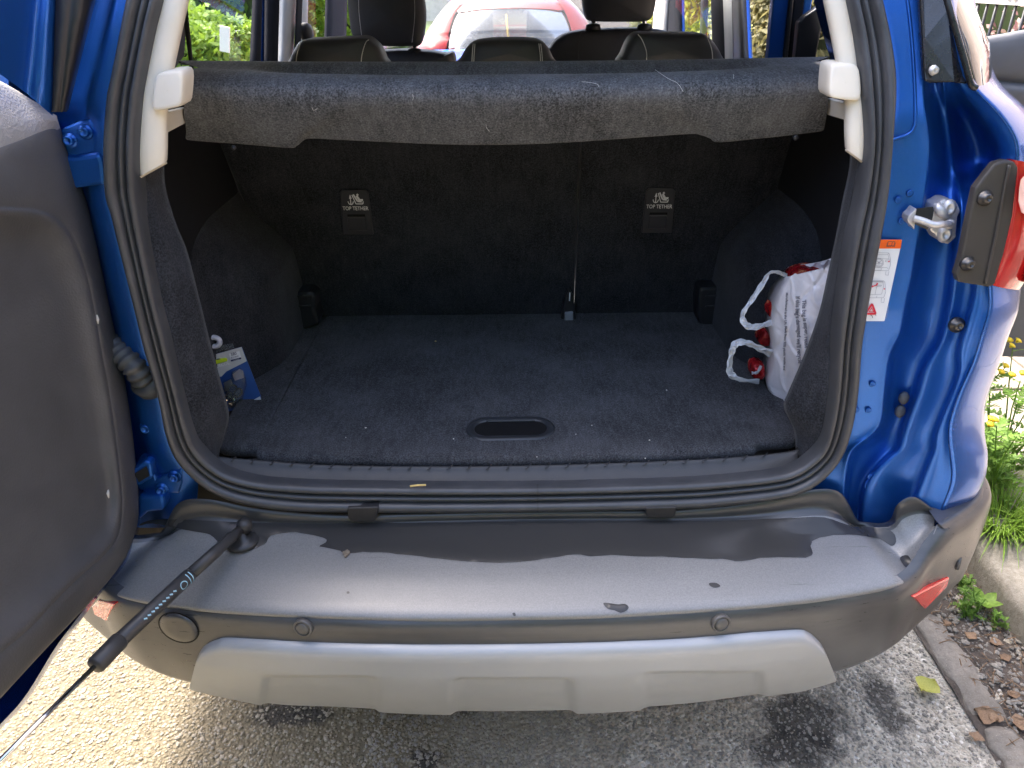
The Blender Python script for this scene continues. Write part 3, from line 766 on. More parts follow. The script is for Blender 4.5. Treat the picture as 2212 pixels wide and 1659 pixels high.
# painted outer corner of the body, wrapping forward into the side of the car
Sil = [(-120, 2075), (0, 2085), (163, 2128), (200, 2165), (235, 2212), (300, 2225), (345, 2228), (420, 2226), (500, 2220), (560, 2210), (620, 2189), (653, 2190), (720, 2161), (803, 2135), (846, 2121), (873, 2115), (936, 2123), (970, 2131), (1000, 2128), (1036, 2118), (1073, 2093), (1100, 2060), (1120, 2040), (1140, 2035)]
oc = []
for py, jr_ in zip(pys, cols):
    e = ip(Epx, py); s = ip(Sil, py)
    p0 = U(e - 2, py, y=yoo(-0.034)); p0b = U(e + 2, py, y=yoo(-0.039))
    q = U(s, py, x=0.86) if py > 620 else U(s, py, x=0.845)
    if q.y < p0.y + 0.05: q.y = p0.y + 0.05
    z = q.z
    m1 = p0b.lerp(q, 0.35) + Vector((0.012, -0.016, 0)); m2 = p0b.lerp(q, 0.7) + Vector((0.016, -0.018, 0))
    up = sstep(1.15, 1.6, z)
    if py > 1040:
        oc.append([p0, p0b, m1, m2, q, q + Vector((-0.004, 0.02, 0)), q + Vector((-0.008, 0.04, 0)), q + Vector((-0.012, 0.06, 0))]); continue
    r = [p0, p0b, m1, m2, q, Vector((0.882 - 0.1 * up, q.y + 0.14, z - 0.01)), Vector((0.886 - 0.14 * up, q.y + 0.40, z - 0.02)), Vector((0.886 - 0.16 * up, 2.05, z - 0.04))]
    oc.append(r)
quarter = grid('rear_quarter_panel', oc, BLUE, car, sub=1)
# seam of sealant and gap line along the pressed edge
# rubber plugs, screws, dimples
def jpt(px, py, d): return U(px, py, y=yoo(d))
PLUG = plain('grey_rubber_plug', (0.06, 0.065, 0.075), 0.6)
for x, y in ((1953, 860), (1945, 889)):
    lathe('rubber_plug', [(0.0115, -0.004), (0.0115, 0.001), (0.010, 0.003), (0.006, 0.005), (0, 0.0055)], jpt(x, y, 0.036), (-0.1, -1, 0.15), PLUG, jamb, sx=0.75)
lathe('rubber_plug', [(0.016, -0.003), (0.016, 0.002), (0.014, 0.004), (0.0125, 0.002), (0, 0.0022)], jpt(1886, 1048, 0.018), (-0.1, -1, 0.2), BLUE_IN, jamb)
def screw(px, py, d, parent, r=0.0085, ax=(0.05, -1, 0.15)):
    c = jpt(px, py, d)
    o = lathe('screw', [(r * 1.5, -0.004), (r * 1.5, 0.0015), (r * 1.1, 0.003), (r, 0.007), (r * 0.75, 0.0095), (r * 0.45, 0.0095), (r * 0.4, 0.006), (0, 0.006)], c, ax, SCREW, parent, k=16)
    return o
screw(2067, 702, -0.008, jamb); screw(1942, 1007, 0.022, jamb)
for x, y in ((1966, 418), (1941, 432), (1948, 478), (1885, 830), (1876, 887), (1850, 886), (1880, 1030)):
    lathe('pressed_dimple', [(0.0055, -0.001), (0.0045, 0.0004), (0.003, 0.0002), (0, -0.0004)], jpt(x, y, 0.0135), (0, -1, 0.1), BLUE_IN, jamb, k=16)
# a shallow rectangular pressing beside the seal near the top
pr = [jpt(x, y, 0.0155) for x, y in ((1955, -40), (1968, 70), (1975, 170), (1977, 245), (1974, 275), (1962, 290), (1940, 298), (1928, 302))]
tube('pressed_rib', crv(pr, 40), 0.0026, BLUE_IN, jamb, k=8)

# ---------------------------------------------------------------- tail lamp
HOUS = grain('lamp_housing_plastic', (0.045, 0.04, 0.035), 0.45, 800, 0.1, 0.0004)
hp = [(2172, 347), (2150, 353), (2130, 378), (2108, 407), (2098, 450), (2078, 553), (2066, 594), (2070, 610), (2138, 621), (2150, 614), (2162, 570), (2168, 553), (2188, 467), (2200, 362), (2192, 349)]
H3 = [U(x, y, y=yoo(-0.040)) for x, y in hp]
lamp = prism('tail_lamp', H3, (0.0, 0.016, 0.0), HOUS, car, bevel=0.003)
rib = [(2172, 353), (2140, 420), (2118, 500), (2104, 609)]
tube('housing_rib', crv([U(x, y, y=yoo(-0.041)) for x, y in ((2180, 356), (2165, 430), (2148, 520), (2128, 612))], 20), 0.0025, HOUS, lamp, k=8)
for x, y in ((2128, 428), (2091, 570)):
    screw(x, y, -0.042, lamp, 0.0075)
lp = [(348, 2196, 2235), (370, 2200, 2250), (400, 2196, 2260), (467, 2189, 2262), (520, 2178, 2250), (553, 2169, 2236), (585, 2160, 2216), (605, 2153, 2200), (619, 2145, 2189)]
rows = []
for py, x0, x1 in lp:
    a = U(x0, py, y=yoo(-0.05)); b_ = U(x1, py, x=0.862)
    if b_.y < a.y + 0.04: b_.y = a.y + 0.04
    r = [a + Vector((0, 0.03, 0)), a, a.lerp(b_, 0.3) + Vector((0.016, -0.016, 0)), a.lerp(b_, 0.65) + Vector((0.018, -0.014, 0)), b_, b_ + Vector((0.012, 0.14, 0))]
    rows.append(r)
grid('lamp_lens', rows, DARKL, lamp, sub=1)
# pale upper section with its fine ribs and a lower clear red section
pl = [r for r in rows[1:4]]
grid('lamp_pale_section', [[p + Vector((0.002, -0.0035, 0)) for p in r[1:5]] for r in rows[1:4]], PALEL, lamp, sub=1)
grid('lamp_bright_section', [[p + Vector((0.002, -0.003, 0)) for p in r[2:5]] for r in rows[4:8]], REDL, lamp, sub=1)

# ---------------------------------------------------------------- catch plate (striker) on the jamb
def sp(x, y): return (2 * 0, 0)
def stk(x, y, d): return U(1929.6 + x * 0.0868, 403.2 + y * 0.0868, y=yoo(d))
striker = prism('latch_striker', [stk(x, y, 0.004) for x, y in ((1010, 450), (1150, 400), (1280, 310), (1400, 320), (1590, 390), (1690, 600), (1640, 690), (1610, 750), (1570, 1180), (1590, 1250), (1370, 1450), (1110, 1330), (1030, 1180), (930, 1120), (920, 1040), (960, 880), (980, 600))], (0, 0.03, 0), ZINC, car, bevel=0.003)
prism('striker_flange', [stk(x, y, 0.000) for x, y in ((560, 540), (990, 500), (1010, 600), (960, 860), (930, 900), (560, 740), (540, 700))], (0, 0.004, -0.012), BLACKP, striker)
prism('striker_ear', [stk(x, y, -0.012) for x, y in ((560, 540), (590, 560), (560, 700), (530, 1080), (490, 1000), (400, 930), (350, 830), (380, 730), (470, 650))], (0, 0.02, 0), ZINC, striker, bevel=0.002)
tube('striker_loop', crv([stk(510, 790, -0.016), stk(760, 860, -0.022), stk(1000, 950, -0.028), stk(1200, 945, -0.026), stk(1390, 930, -0.004)], 24), 0.0052, ZINC, striker)
lathe('striker_rivet', [(0.008, 0), (0.008, 0.003), (0.0055, 0.006), (0, 0.007)], stk(1390, 925, 0.000), (0, -1, 0), ZINC, striker, k=16)
tube('striker_bend', [stk(1060, 430, 0.003), stk(1180, 620, -0.002), stk(1330, 760, 0.003)], [0.006, 0.008, 0.005], ZINC, striker)
for x, y in ((1375, 530), (1270, 1180)):
    lathe('torx_screw', [(0.0135, -0.002), (0.0135, 0.002), (0.010, 0.004), (0.0085, 0.0065), (0.0055, 0.0065), (0.004, 0.003), (0, 0.003)], stk(x, y, 0.003), (-0.1, -1, 0.1), ZINC, striker, k=18, sx=0.8)

# ---------------------------------------------------------------- warning sticker on the jamb
def lab(x, y, d=0.0125):                               # crop frame of the sticker -> point on the jamb
    return U(1843.2 + x * 0.1389, 489.6 + y * 0.1389, y=yoo(d))
PAPER = plain('sticker_white', (0.78, 0.78, 0.79), 0.4, var=0.02)
ORNG = plain('sticker_orange', (0.9, 0.13, 0.01), 0.4, var=0.03)
INK = plain('sticker_ink', (0.06, 0.06, 0.075), 0.6)
GINK = plain('sticker_grey_ink', (0.30, 0.30, 0.34), 0.6)
RINK = plain('sticker_red_ink', (0.72, 0.02, 0.05), 0.5)
stick = grid('warning_sticker', [[lab(250 - 0.215 * (y - 200) + f * 520 - 10, y) for f in (0, 0.25, 0.5, 0.75, 0.97, 1.0)] if 0 < i < 4 else [lab(250 - 0.215 * (y - 200) + f * 520 - 10, y + (8 if i == 0 else -8) * (f > 0.98)) for f in (0, 0.25, 0.5, 0.75, 0.975, 1.0)] for i, y in enumerate((200, 500, 800, 1200, 1470))], PAPER, jamb, smooth=False)
def lq(name, pts, mat, d): return mesh(name, [lab(x, y, d) for x, y in pts], [tuple(range(len(pts)))], mat, stick, smooth=False)
lq('orange_header', [(240, 202), (745, 202), (758, 212), (737, 340), (210, 342)], ORNG, 0.0119)
def lines(name, segs, w, mat, d=0.0115):
    mb = MB()
    for poly in segs:
        for (x0, y0), (x1, y1) in zip(poly[:-1], poly[1:]):
            L = math.hypot(x1 - x0, y1 - y0) or 1; nx, ny = -(y1 - y0) / L * w / 2, (x1 - x0) / L * w / 2
            mb.add(([lab(x0 + nx, y0 + ny, d), lab(x1 + nx, y1 + ny, d), lab(x1 - nx, y1 - ny, d), lab(x0 - nx, y0 - ny, d)], [(0, 1, 2, 3)]))
    return mb.build(name, mat, stick, smooth=False)
def circ(cx, cy, rx, ry, n=24): return [(cx + rx * math.cos(2 * math.pi * i / n), cy + ry * math.sin(2 * math.pi * i / n)) for i in range(n + 1)]
lines('book_symbol', [[(545, 232), (590, 228), (608, 240), (595, 300), (575, 292), (530, 300), (545, 232)], [(608, 240), (635, 230), (648, 240), (632, 296), (595, 300)], [(530, 245), (520, 310), (575, 312), (595, 300), (640, 310), (655, 250)]], 7, INK)
lq('warning_triangle', [(365, 268), (398, 312), (350, 312)], INK, 0.0115)
lines('car_drawing', [[(250, 405), (545, 408), (560, 420), (578, 500), (582, 560), (575, 600), (560, 655), (545, 685), (250, 680)], [(250, 436), (545, 436)], [(545, 410), (540, 436), (555, 500)], [(250, 500), (555, 500)], [(250, 632), (520, 636), (545, 655)], [(510, 520), (575, 515)], [(510, 520), (495, 545), (575, 550)], [(510, 685), (500, 750), (545, 756), (555, 690)], circ(400, 560, 70, 70), circ(400, 560, 55, 56), circ(400, 560, 14, 14, 10), [(400, 560), (440, 525)], [(400, 560), (360, 525)], [(400, 560), (400, 612)], [(400, 560), (352, 580)], [(400, 560), (448, 580)], [(320, 640), (330, 678), (430, 680), (440, 642)]], 5, GINK)
lines('car_drawing', [[(230, 838), (470, 840), (490, 860), (500, 950), (505, 1010), (490, 1060), (470, 1105), (200, 1108)], [(230, 858), (462, 860), (470, 940), (440, 1050), (220, 1060)], [(365, 920), (340, 1055)], [(365, 915), (440, 912), (435, 925), (365, 930)], [(440, 1108), (432, 1175), (475, 1180), (488, 1110)], [(250, 1075), (262, 1104)], [(370, 1075), (360, 1104)]], 5, GINK)
lines('roof_line', [[(240, 856), (470, 858)]], 12, GINK, 0.0112)
lq('red_arrow', [(270, 925), (300, 910), (305, 920), (352, 905), (365, 876), (388, 880), (372, 915), (310, 935), (298, 948)], RINK, 0.0112)
lq('lamp_mark', [(540, 538), (572, 526), (565, 545), (545, 555)], RINK, 0.0112); lq('lamp_mark', [(474, 958), (498, 962), (492, 978), (472, 976)], RINK, 0.0112)
lines('red_triangle', [[(293, 1200), (190, 1355), (350, 1355), (293, 1200)]], 30, RINK, 0.0112)
lines('red_triangle_inner', [[(285, 1265), (245, 1325), (318, 1325), (285, 1265)]], 10, RINK, 0.0112)
lines('triangle_feet', [[(265, 1370), (295, 1390), (300, 1420)], [(350, 1360), (352, 1388)]], 9, INK, 0.0112)
text_mesh('part_number', 'CN11-20F438-AA', GINK, stick, lambda u, v: lab(505 + v * 1.0 + u * 0.19, 1425 - u, 0.0112), size=26)

for cx in (784, 1428):                                 # black locating tabs under the sill
    prism('locating_tab', [U(x, y, y=yoo(-0.022)) for x, y in ((cx - 34, 1098), (cx + 34, 1096), (cx + 30, 1120 if cx < 1000 else 1116), (cx + 24, 1127 if cx < 1000 else 1119), (cx - 26, 1127 if cx < 1000 else 1119), (cx - 32, 1120 if cx < 1000 else 1116))], (0, 0.02, 0), BLACKP, bumper, bevel=0.002)
# ---------------------------------------------------------------- pillar trims (cream) left and right of the opening
def pillar_trim(side):
    L = side < 0
    if L:
        outer = [(372, -120), (346, 0), (330, 67), (310, 167), (302, 220), (295, 317), (297, 384)]
        inner = [(428, -120), (403, 0), (388, 70), (372, 145), (358, 220), (356, 320), (355, 352)]
    else:
        outer = [(1808, -120), (1834, 0), (1851, 90), (1864, 190), (1868, 240), (1872, 310), (1868, 352)]
        inner = [(1757, -120), (1783, 0), (1798, 70), (1812, 140), (1828, 200), (1830, 290), (1832, 325)]
    O = [U(x, y, y=yoo(0.008)) for x, y in outer]; I = [U(x, y, y=yoo(0.014)) for x, y in inner]
    n = 40; Oc_, Ic_ = crv(O, n), crv(I, n)
    dx = 1 if L else -1
    rows = [[p + Vector((-0.01 * dx, 0.02, 0)) for p in Oc_], Oc_]
    rows += [[a.lerp(b, 0.5) + Vector((0, -0.004, 0)) for a, b in zip(Oc_, Ic_)], [a.lerp(b, 0.88) for a, b in zip(Oc_, Ic_)], [b + Vector((0, 0.006, 0)) for b in Ic_]]
    rows += [[b + Vector((-0.004 * dx, 0.03, 0)) for b in Ic_], [b + Vector((-0.075 * dx, 0.16, 0)) for b in Ic_]]
    t = grid('pillar_trim', rows, CREAM, car, sub=1)
    # bottom end of the trim, folded inwards
    e = [r[-1] for r in rows]
    grid('trim_end', [e[:5], [p + Vector((0, 0.004, -0.003)) for p in e[:5]], [p + Vector((-0.006 * dx, 0.016, 0.004)) for p in e[:5]]], CREAM, t)
    # receding lower wing of the trim, seen beneath the shelf bracket
    w = [(357, 243), (400, 232), (402, 266), (357, 290)] if L else [(1785, 212), (1831, 224), (1831, 262), (1786, 248)]
    W = [U(w[0][0], w[0][1], y=yoo(0.03)), U(w[1][0], w[1][1], y=1.32), U(w[2][0], w[2][1], y=1.32), U(w[3][0], w[3][1], y=yoo(0.03))] if L else [U(w[0][0], w[0][1], y=1.32), U(w[1][0], w[1][1], y=yoo(0.03)), U(w[2][0], w[2][1], y=yoo(0.03)), U(w[3][0], w[3][1], y=1.32)]
    prism('trim_wing', W, (-0.012 * dx, 0, 0), CREAM, t, bevel=0.002)
    # bracket that carries the parcel shelf
    if L:
        fr = [(333, 164), (345, 155), (384, 150), (396, 156), (394, 190), (391, 229), (386, 232), (332, 243), (326, 238), (329, 200)]
        sh = Vector((-0.004, 0.055, 0.0))
    else:
        fr = [(1795, 141), (1803, 136), (1850, 138), (1858, 146), (1862, 190), (1861, 216), (1855, 220), (1798, 214), (1790, 208), (1793, 172)]
        sh = Vector((0.004, 0.055, 0.0))
    F_ = [U(x, y, y=yoo(0.0)) for x, y in fr]
    c = sum(F_, Vector()) / len(F_)
    rws = [[c + (p - c) * 0.02 for p in F_], [c + (p - c) * 0.9 for p in F_], [c + (p - c) * 0.97 + Vector((0, 0.001, 0)) for p in F_], [p + Vector((0, 0.006, 0)) for p in F_], [p + Vector((0, 0.014, 0)) + (p - c) * 0.02 for p in F_], [p + sh * 0.5 + (p - c) * 0.02 for p in F_], [p + sh for p in F_]]
    grid('shelf_bracket', rws, CREAM, t, cu=True, sub=1)
    return t
pillar_trim(-1); pillar_trim(1)

# ---------------------------------------------------------------- boot interior
FZ = 0.712
# carpeted side walls: the rear return next to the seal, the recess behind it and the wheel arch
def side_wall(side):
    L = side < 0
    if L:
        inn = [(300, 366), (298, 400), (307, 467), (321, 545), (340, 640), (364, 735), (380, 803), (397, 870), (412, 925), (428, 963), (457, 996), (480, 1010)]
        ret = [(352, 330), (352, 400), (374, 480), (401, 548), (425, 640), (448, 733), (467, 803), (485, 868), (492, 905), (486, 935), (473, 975), (470, 992)]
    else:
        inn = [(1868, 335), (1866, 375), (1852, 440), (1838, 500), (1823, 590), (1812, 670), (1804, 740), (1800, 800), (1795, 860), (1785, 920), (1773, 960), (1738, 1000)]
        ret = [(1842, 310), (1838, 370), (1825, 430), (1813, 495), (1793, 590), (1774, 675), (1750, 745), (1728, 800), (1705, 853), (1696, 884), (1718, 935), (1722, 978)]
    I_ = crv([U(x, y, y=yoo(0.012)) for x, y in inn], 48)
    Rr = crv([U(x, y, y=yoo(0.075)) for x, y in ret], 48)
    s = -1 if L else 1
    rows = [[p + Vector((s * 0.03, 0.01, 0)) for p in I_], I_, [a.lerp(b, 0.5) + Vector((-s * 0.004, -0.006, 0)) for a, b in zip(I_, Rr)], [a.lerp(b, 0.94) for a, b in zip(I_, Rr)], [b + Vector((0, 0.008, 0)) for b in Rr]]
    deep = []
    for yy in (1.17, 1.24, 1.32, 1.40, 1.45, 1.49, 1.53, 1.58, 1.66, 1.76, 1.88):
        r = []
        for b in Rr:
            arch = sstep(1.32, 1.58, yy) * sstep(1.10, 0.90, b.z)
            xx = (0.60 if yy < 1.2 else 0.63) - 0.11 * arch
            r.append(Vector((CARX + s * xx, max(yy, b.y + 0.02) if yy < 1.2 else yy, b.z)))
        deep.append(r)
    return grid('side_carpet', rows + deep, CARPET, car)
side_wall(-1); side_wall(1)
# floor board
fl = [(470, 960), (474, 972), (505, 976), (542, 977), (556, 984), (570, 992), (737, 998), (920, 1000), (1104, 999), (1290, 994), (1475, 987), (1618, 978), (1634, 970), (1650, 963), (1700, 960), (1719, 957), (1720, 945)]
Fr = [U(x, y - 8, z=FZ) for x, y in fl]
back = [U(495, 912, z=FZ), U(500, 905, z=FZ)]
nf = 90
f0 = crv(Fr, nf)
bl, br = U(622, 726, z=FZ), U(1590, 714, z=FZ)
bk = []
for i, p in enumerate(f0):
    t = (p.x - f0[0].x) / (f0[-1].x - f0[0].x)
    bk.append(Vector((-0.575 + t * 1.15 + CARX, 1.82, FZ)))
rows = [[p + Vector((0, 0.03, -0.034)) for p in f0], [p + Vector((0, 0.007, -0.024)) for p in f0], [p + Vector((0, 0.0, -0.017)) for p in f0], [p + Vector((0, -0.001, -0.008)) for p in f0], [p + Vector((0, 0.002, -0.0015)) for p in f0], [p + Vector((0, 0.009, 0.002)) for p in f0], [p + Vector((0, 0.02, 0.0025)) for p in f0]]
for k in range(1, 13):
    rows.append([Vector((p.x + (q.x - p.x) * min(1, k / 2), p.y + 0.02 + (q.y - p.y - 0.02) * k / 12, FZ + 0.002 * max(0, 1 - k / 2))) for p, q in zip(f0, bk)])
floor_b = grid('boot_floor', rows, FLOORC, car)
# inset pull handle: a stadium-shaped bezel with a finger hole
def stad(cx, cy, hw, r, z, n=36):
    out = []
    for i in range(n):
        a = 2 * math.pi * i / n
        out.append(Vector((cx + r * math.cos(a) + (hw if math.cos(a) >= 0 else -hw), cy + r * 0.98 * math.sin(a), z)))
    return out
hc = U(1103, 927, z=FZ); hw, hr = 0.044, 0.0425
hrows = [stad(hc.x, hc.y, hw, hr + 0.002, FZ + 0.0005), stad(hc.x, hc.y, hw, hr, FZ + 0.0035), stad(hc.x, hc.y, hw, hr - 0.004, FZ + 0.0045), stad(hc.x, hc.y, hw, hr - 0.0125, FZ + 0.0042), stad(hc.x, hc.y, hw, hr - 0.0145, FZ + 0.002), stad(hc.x, hc.y, hw, hr - 0.0155, FZ + 0.0005)]
HBEZ = plain('handle_plastic', (0.028, 0.03, 0.034), 0.36, var=0.1)
hb = grid('floor_handle', hrows, HBEZ, floor_b, cu=True)
HOLE = plain('handle_well', (0.006, 0.006, 0.007), 0.5)
mesh('handle_well', stad(hc.x, hc.y, hw, hr - 0.0150, FZ + 0.0012), [tuple(range(36))], HOLE, hb, smooth=False)
tube('handle_grip', crv([Vector((hc.x + x, hc.y + 0.0255, FZ + 0.0030)) for x in (-hw - 0.004, -0.03, 0, 0.03, hw + 0.004)], 12), 0.0022, HBEZ, hb, k=8)
# sill trim between floor board and seal
si_t = [(463, 972), (470, 984), (540, 990), (640, 998), (737, 1003), (920, 1005), (1104, 1004), (1290, 999), (1475, 992), (1620, 983), (1715, 971), (1724, 962)]
si_b = [(480, 1018), (505, 1030), (567, 1043), (667, 1050), (750, 1052), (920, 1054), (1104, 1054), (1290, 1051), (1475, 1045), (1600, 1036), (1690, 1016), (1724, 1000)]
T3 = [U(x, y + 3, y=1.122) for x, y in si_t]; B3 = [U(x, y, y=yoo(0.012)) for x, y in si_b]
n = 80; Tc, Bc = crv(T3, n), crv(B3, n)
rows = [[p + Vector((0, 0.05, -0.05)) for p in Tc], [p + Vector((0, 0.012, -0.03)) for p in Tc], [p + Vector((0, 0.006, -0.004)) for p in Tc], [p + Vector((0, 0.002, 0.001)) for p in Tc], [p + Vector((0, -0.004, -0.001)) for p in Tc], [a.lerp(b, 0.2) + Vector((0, 0.002, -0.002)) for a, b in zip(Tc, Bc)], [a.lerp(b, 0.6) + Vector((0, 0.0, -0.004)) for a, b in zip(Tc, Bc)], Bc, [p + Vector((0, 0, -0.03)) for p in Bc]]
sill = grid('sill_trim', rows, SILL, car, sub=1)
for i in range(28):
    x = 505 + i * 42.5
    if x > 1700: break
    yv = ip([(a, b) for a, b in si_t], x)
    a = U(x + 5, yv + 0, y=1.128); b_ = U(x - 7, yv + 9, y=1.112)
    tube('sill_notch', [a + Vector((0, 0, 0.0005)), a.lerp(b_, 0.5) + Vector((0, -0.001, 0.0005)), b_ + Vector((0, -0.001, 0.0))], 0.0012, SILL, sill, k=6)
# rear seat backs, split 60/40
def seat_back(name, x0t, x1t, x0b, x1b, top_py=215, dip=0.0):
    rows = []
    for (py, y, off) in ((150, 1.60, 0.0), (220, 1.625, 0), (310, 1.655, 0), (400, 1.69, 0), (500, 1.73, 0), (600, 1.77, 0), (668, 1.79, 0), (690, 1.80, 0.012), (700, 1.84, 0.02)):
        t = (py - 300) / 390; xa = x0t + (x0b - x0t) * t; xb = x1t + (x1b - x1t) * t
        rows.append([U(xa, py, y=y + 0.03 + off), U(xa + 1, py, y=y + 0.006 + off), U(xa + 4, py, y=y + off)] + [U(xa + (xb - xa) * k, py, y=y + off - dip * math.sin(math.pi * k)) for k in (0.1, 0.3, 0.5, 0.7, 0.9)] + [U(xb - 4, py, y=y + off), U(xb - 1, py, y=y + 0.006 + off), U(xb, py, y=y + 0.03 + off)])
    return grid(name, rows, CARPET, car, sub=1)
seatL = seat_back('rear_seat_back', 470, 1254, 630, 1238)
seatR = seat_back('rear_seat_back', 1255, 1760, 1239, 1590)
def seat_y(py): return ip([(150, 1.60), (220, 1.625), (310, 1.655), (400, 1.69), (500, 1.73), (600, 1.77), (690, 1.80)], py)
TPL = plain('tether_plastic', (0.034, 0.034, 0.039), 0.42, var=0.12)
def tether(cx, cy, lean, parent):
    """cx,cy: middle top of the panel in reading pixels; lean: sideways drift over its height"""
    def q(x, y, d=0.006): return U(cx + x + lean * y / 100, cy + y, y=seat_y(cy + y) - d)
    pts = [(-31, 6), (-26, 0), (26, 0), (31, 6), (33, 96), (-33, 96)]
    o = prism('tether_panel', [q(x, y) for x, y in pts], (0, 0.006, 0), TPL, parent, bevel=0.0015)
    prism('tether_flap', [q(x, y, 0.010) for x, y in ((-19, 58), (19, 58), (21, 88), (-21, 88))], (0, 0.006, 0), TPL, o, bevel=0.003)
    prism('finger_slot', [q(x, y, 0.0068) for x, y in ((-19, 52), (19, 52), (19, 57), (-19, 57))], (0, 0.001, 0), GAP, o)
    sc = (1.0 / FOC) * 1.9
    def m(u, v): return q(u, 43 - v, 0.0068)
    text_mesh('tether_lettering', 'TOP TETHER', WHITEPR, o, m, size=11.5, bold=0.12, align='CENTER', sx=0.84)
    mb = MB()
    def poly(pp): mb.add(([m(x, y) for x, y in pp], [tuple(range(len(pp)))]))
    def stroke(pp, w):
        for (x0, y0), (x1, y1) in zip(pp[:-1], pp[1:]):
            L = math.hypot(x1 - x0, y1 - y0); nx, ny = -(y1 - y0) / L * w / 2, (x1 - x0) / L * w / 2
            mb.add(([m(x0 + nx, y0 + ny), m(x1 + nx, y1 + ny), m(x1 - nx, y1 - ny), m(x0 - nx, y0 - ny)], [(0, 1, 2, 3)]))
    stroke([(-9, 29), (-9, 13)], 2.0); stroke([(-15, 19), (-13, 13.5), (-9, 12), (-5, 13.5), (-3, 19)], 1.8)         # anchor
    poly([(-9, 34), (-12, 25), (-6, 25)])
    stroke([(-5, 33), (2, 13.5), (17, 13.5), (18, 19)], 2.0)                                                           # seat shell
    stroke([(-2, 34), (6, 19), (15, 18)], 3.2); poly([(3, 30), (7, 32), (12, 24), (18, 24), (18, 20), (8, 20)])         # child figure
    poly([(4, 33), (7, 36), (10, 33), (7, 30)])
    mb.build('tether_symbol', WHITEPR, o, smooth=False)
    return o
tether(764, 411, 10, seatL); tether(1428, 407, -10, seatR)
# belt buckle between the seats, and hinge covers at the floor's back corners
BUC = plain('buckle_plastic', (0.022, 0.022, 0.024), 0.35, var=0.1)
GREYB = plain('grey_belt_guide', (0.23, 0.24, 0.27), 0.45, var=0.05)
bk_ = prism('belt_buckle', [U(x, y, y=1.765) for x, y in ((1221, 640), (1229, 622), (1238, 640), (1246, 690), (1244, 706), (1214, 706), (1212, 690))], (0, 0.03, 0), BUC, car, bevel=0.004)
prism('buckle_face', [U(x, y, y=1.757) for x, y in ((1220, 676), (1238, 674), (1239, 706), (1220, 706))], (0, 0.01, 0), GREYB, bk_, bevel=0.003)
tube('buckle_strap', [U(1230, 650, y=1.76), U(1231, 632, y=1.76)], 0.002, WHITEPR, bk_, k=6)
for pts in (((624, 634), (668, 630), (682, 640), (680, 668), (690, 700), (632, 722), (622, 700), (626, 668)), ((1511, 622), (1560, 620), (1566, 645), (1570, 690), (1574, 726), (1510, 700), (1508, 660))):
    cvr = prism('hinge_cover', [U(x, y, y=1.72) for x, y in pts], (0, 0.07, 0), BUC, car, bevel=0.008, bseg=3)
    cx = sum(p[0] for p in pts) / len(pts)
    for dy in (0, 22):
        tube('cover_rib', [U(cx - 18, 640 + dy, y=1.716), U(cx + 18, 638 + dy, y=1.716)], 0.0022, BUC, cvr, k=6)
# ---------------------------------------------------------------- parcel shelf
sb = [(407, 299), (412, 303), (520, 311), (622, 319), (640, 315), (655, 303), (672, 299), (737, 302), (970, 312), (1104, 312), (1237, 307), (1475, 290), (1515, 292), (1535, 299), (1555, 307), (1650, 298), (1765, 285), (1778, 281)]
nS = 150
def shelf_row(dat, yfun):
    return crv([U(x, y, y=yfun) for x, y in dat], nS)
def lerp_row(x0, x1, py0, pym, py1, y):
    out = []
    for i in range(nS):
        t = i / (nS - 1); py = py0 + (py1 - py0) * t + (pym - (py0 + py1) / 2) * 4 * t * (1 - t)
        out.append(U(x0 + (x1 - x0) * t, py, y=y))
    return out
bot = shelf_row(sb, 1.330)
rows = [[p + Vector((0, 0.014, 0.006)) for p in bot], [p + Vector((0, 0.006, -0.003)) for p in bot], [p + Vector((0, -0.002, 0.001)) for p in bot], [p + Vector((0, -0.004, 0.006)) for p in bot]]
lo_ = rows[-1]
r1 = lerp_row(397, 1789, 205, 212, 197, 1.270); r2 = lerp_row(396, 1787, 180, 186, 170, 1.276); r3 = lerp_row(404, 1777, 158, 166, 148, 1.300); r4 = lerp_row(416, 1766, 146, 158, 136, 1.345)
for k in (0.33, 0.66): rows.append([a.lerp(b, k) + Vector((0, -0.004 * math.sin(k * math.pi), 0)) for a, b in zip(lo_, r1)])
rows += [r1, r2, r3, r4]
r5 = [p + Vector((0, 0.03, -0.004)) for p in r4]; r6 = [p + Vector((0, 0.07, -0.012)) for p in r4]
r7 = lerp_row(384, 1790, 134, 137, 124, 1.47); r8 = lerp_row(380, 1796, 127, 129, 119, 1.50); r9 = [p + Vector((0, 0.015, -0.012)) for p in r8]
# the sunken tray between the near roll and the far rim fades out at the ends
def tray(r, d): return [p + Vector((0, 0, -d * sstep(0.07, 0.16, i / (nS - 1)) * sstep(0.95, 0.84, i / (nS - 1)) * (1 - 0.55 * math.exp(-((i / (nS - 1) - 0.52) / 0.10) ** 2)))) for i, p in enumerate(r)]
rows += [tray(r5, 0.012), tray(r6, 0.02), tray(r7, 0.0), r8, r9]
shelf = grid('parcel_shelf', rows, SHELFC, car, sub=1)
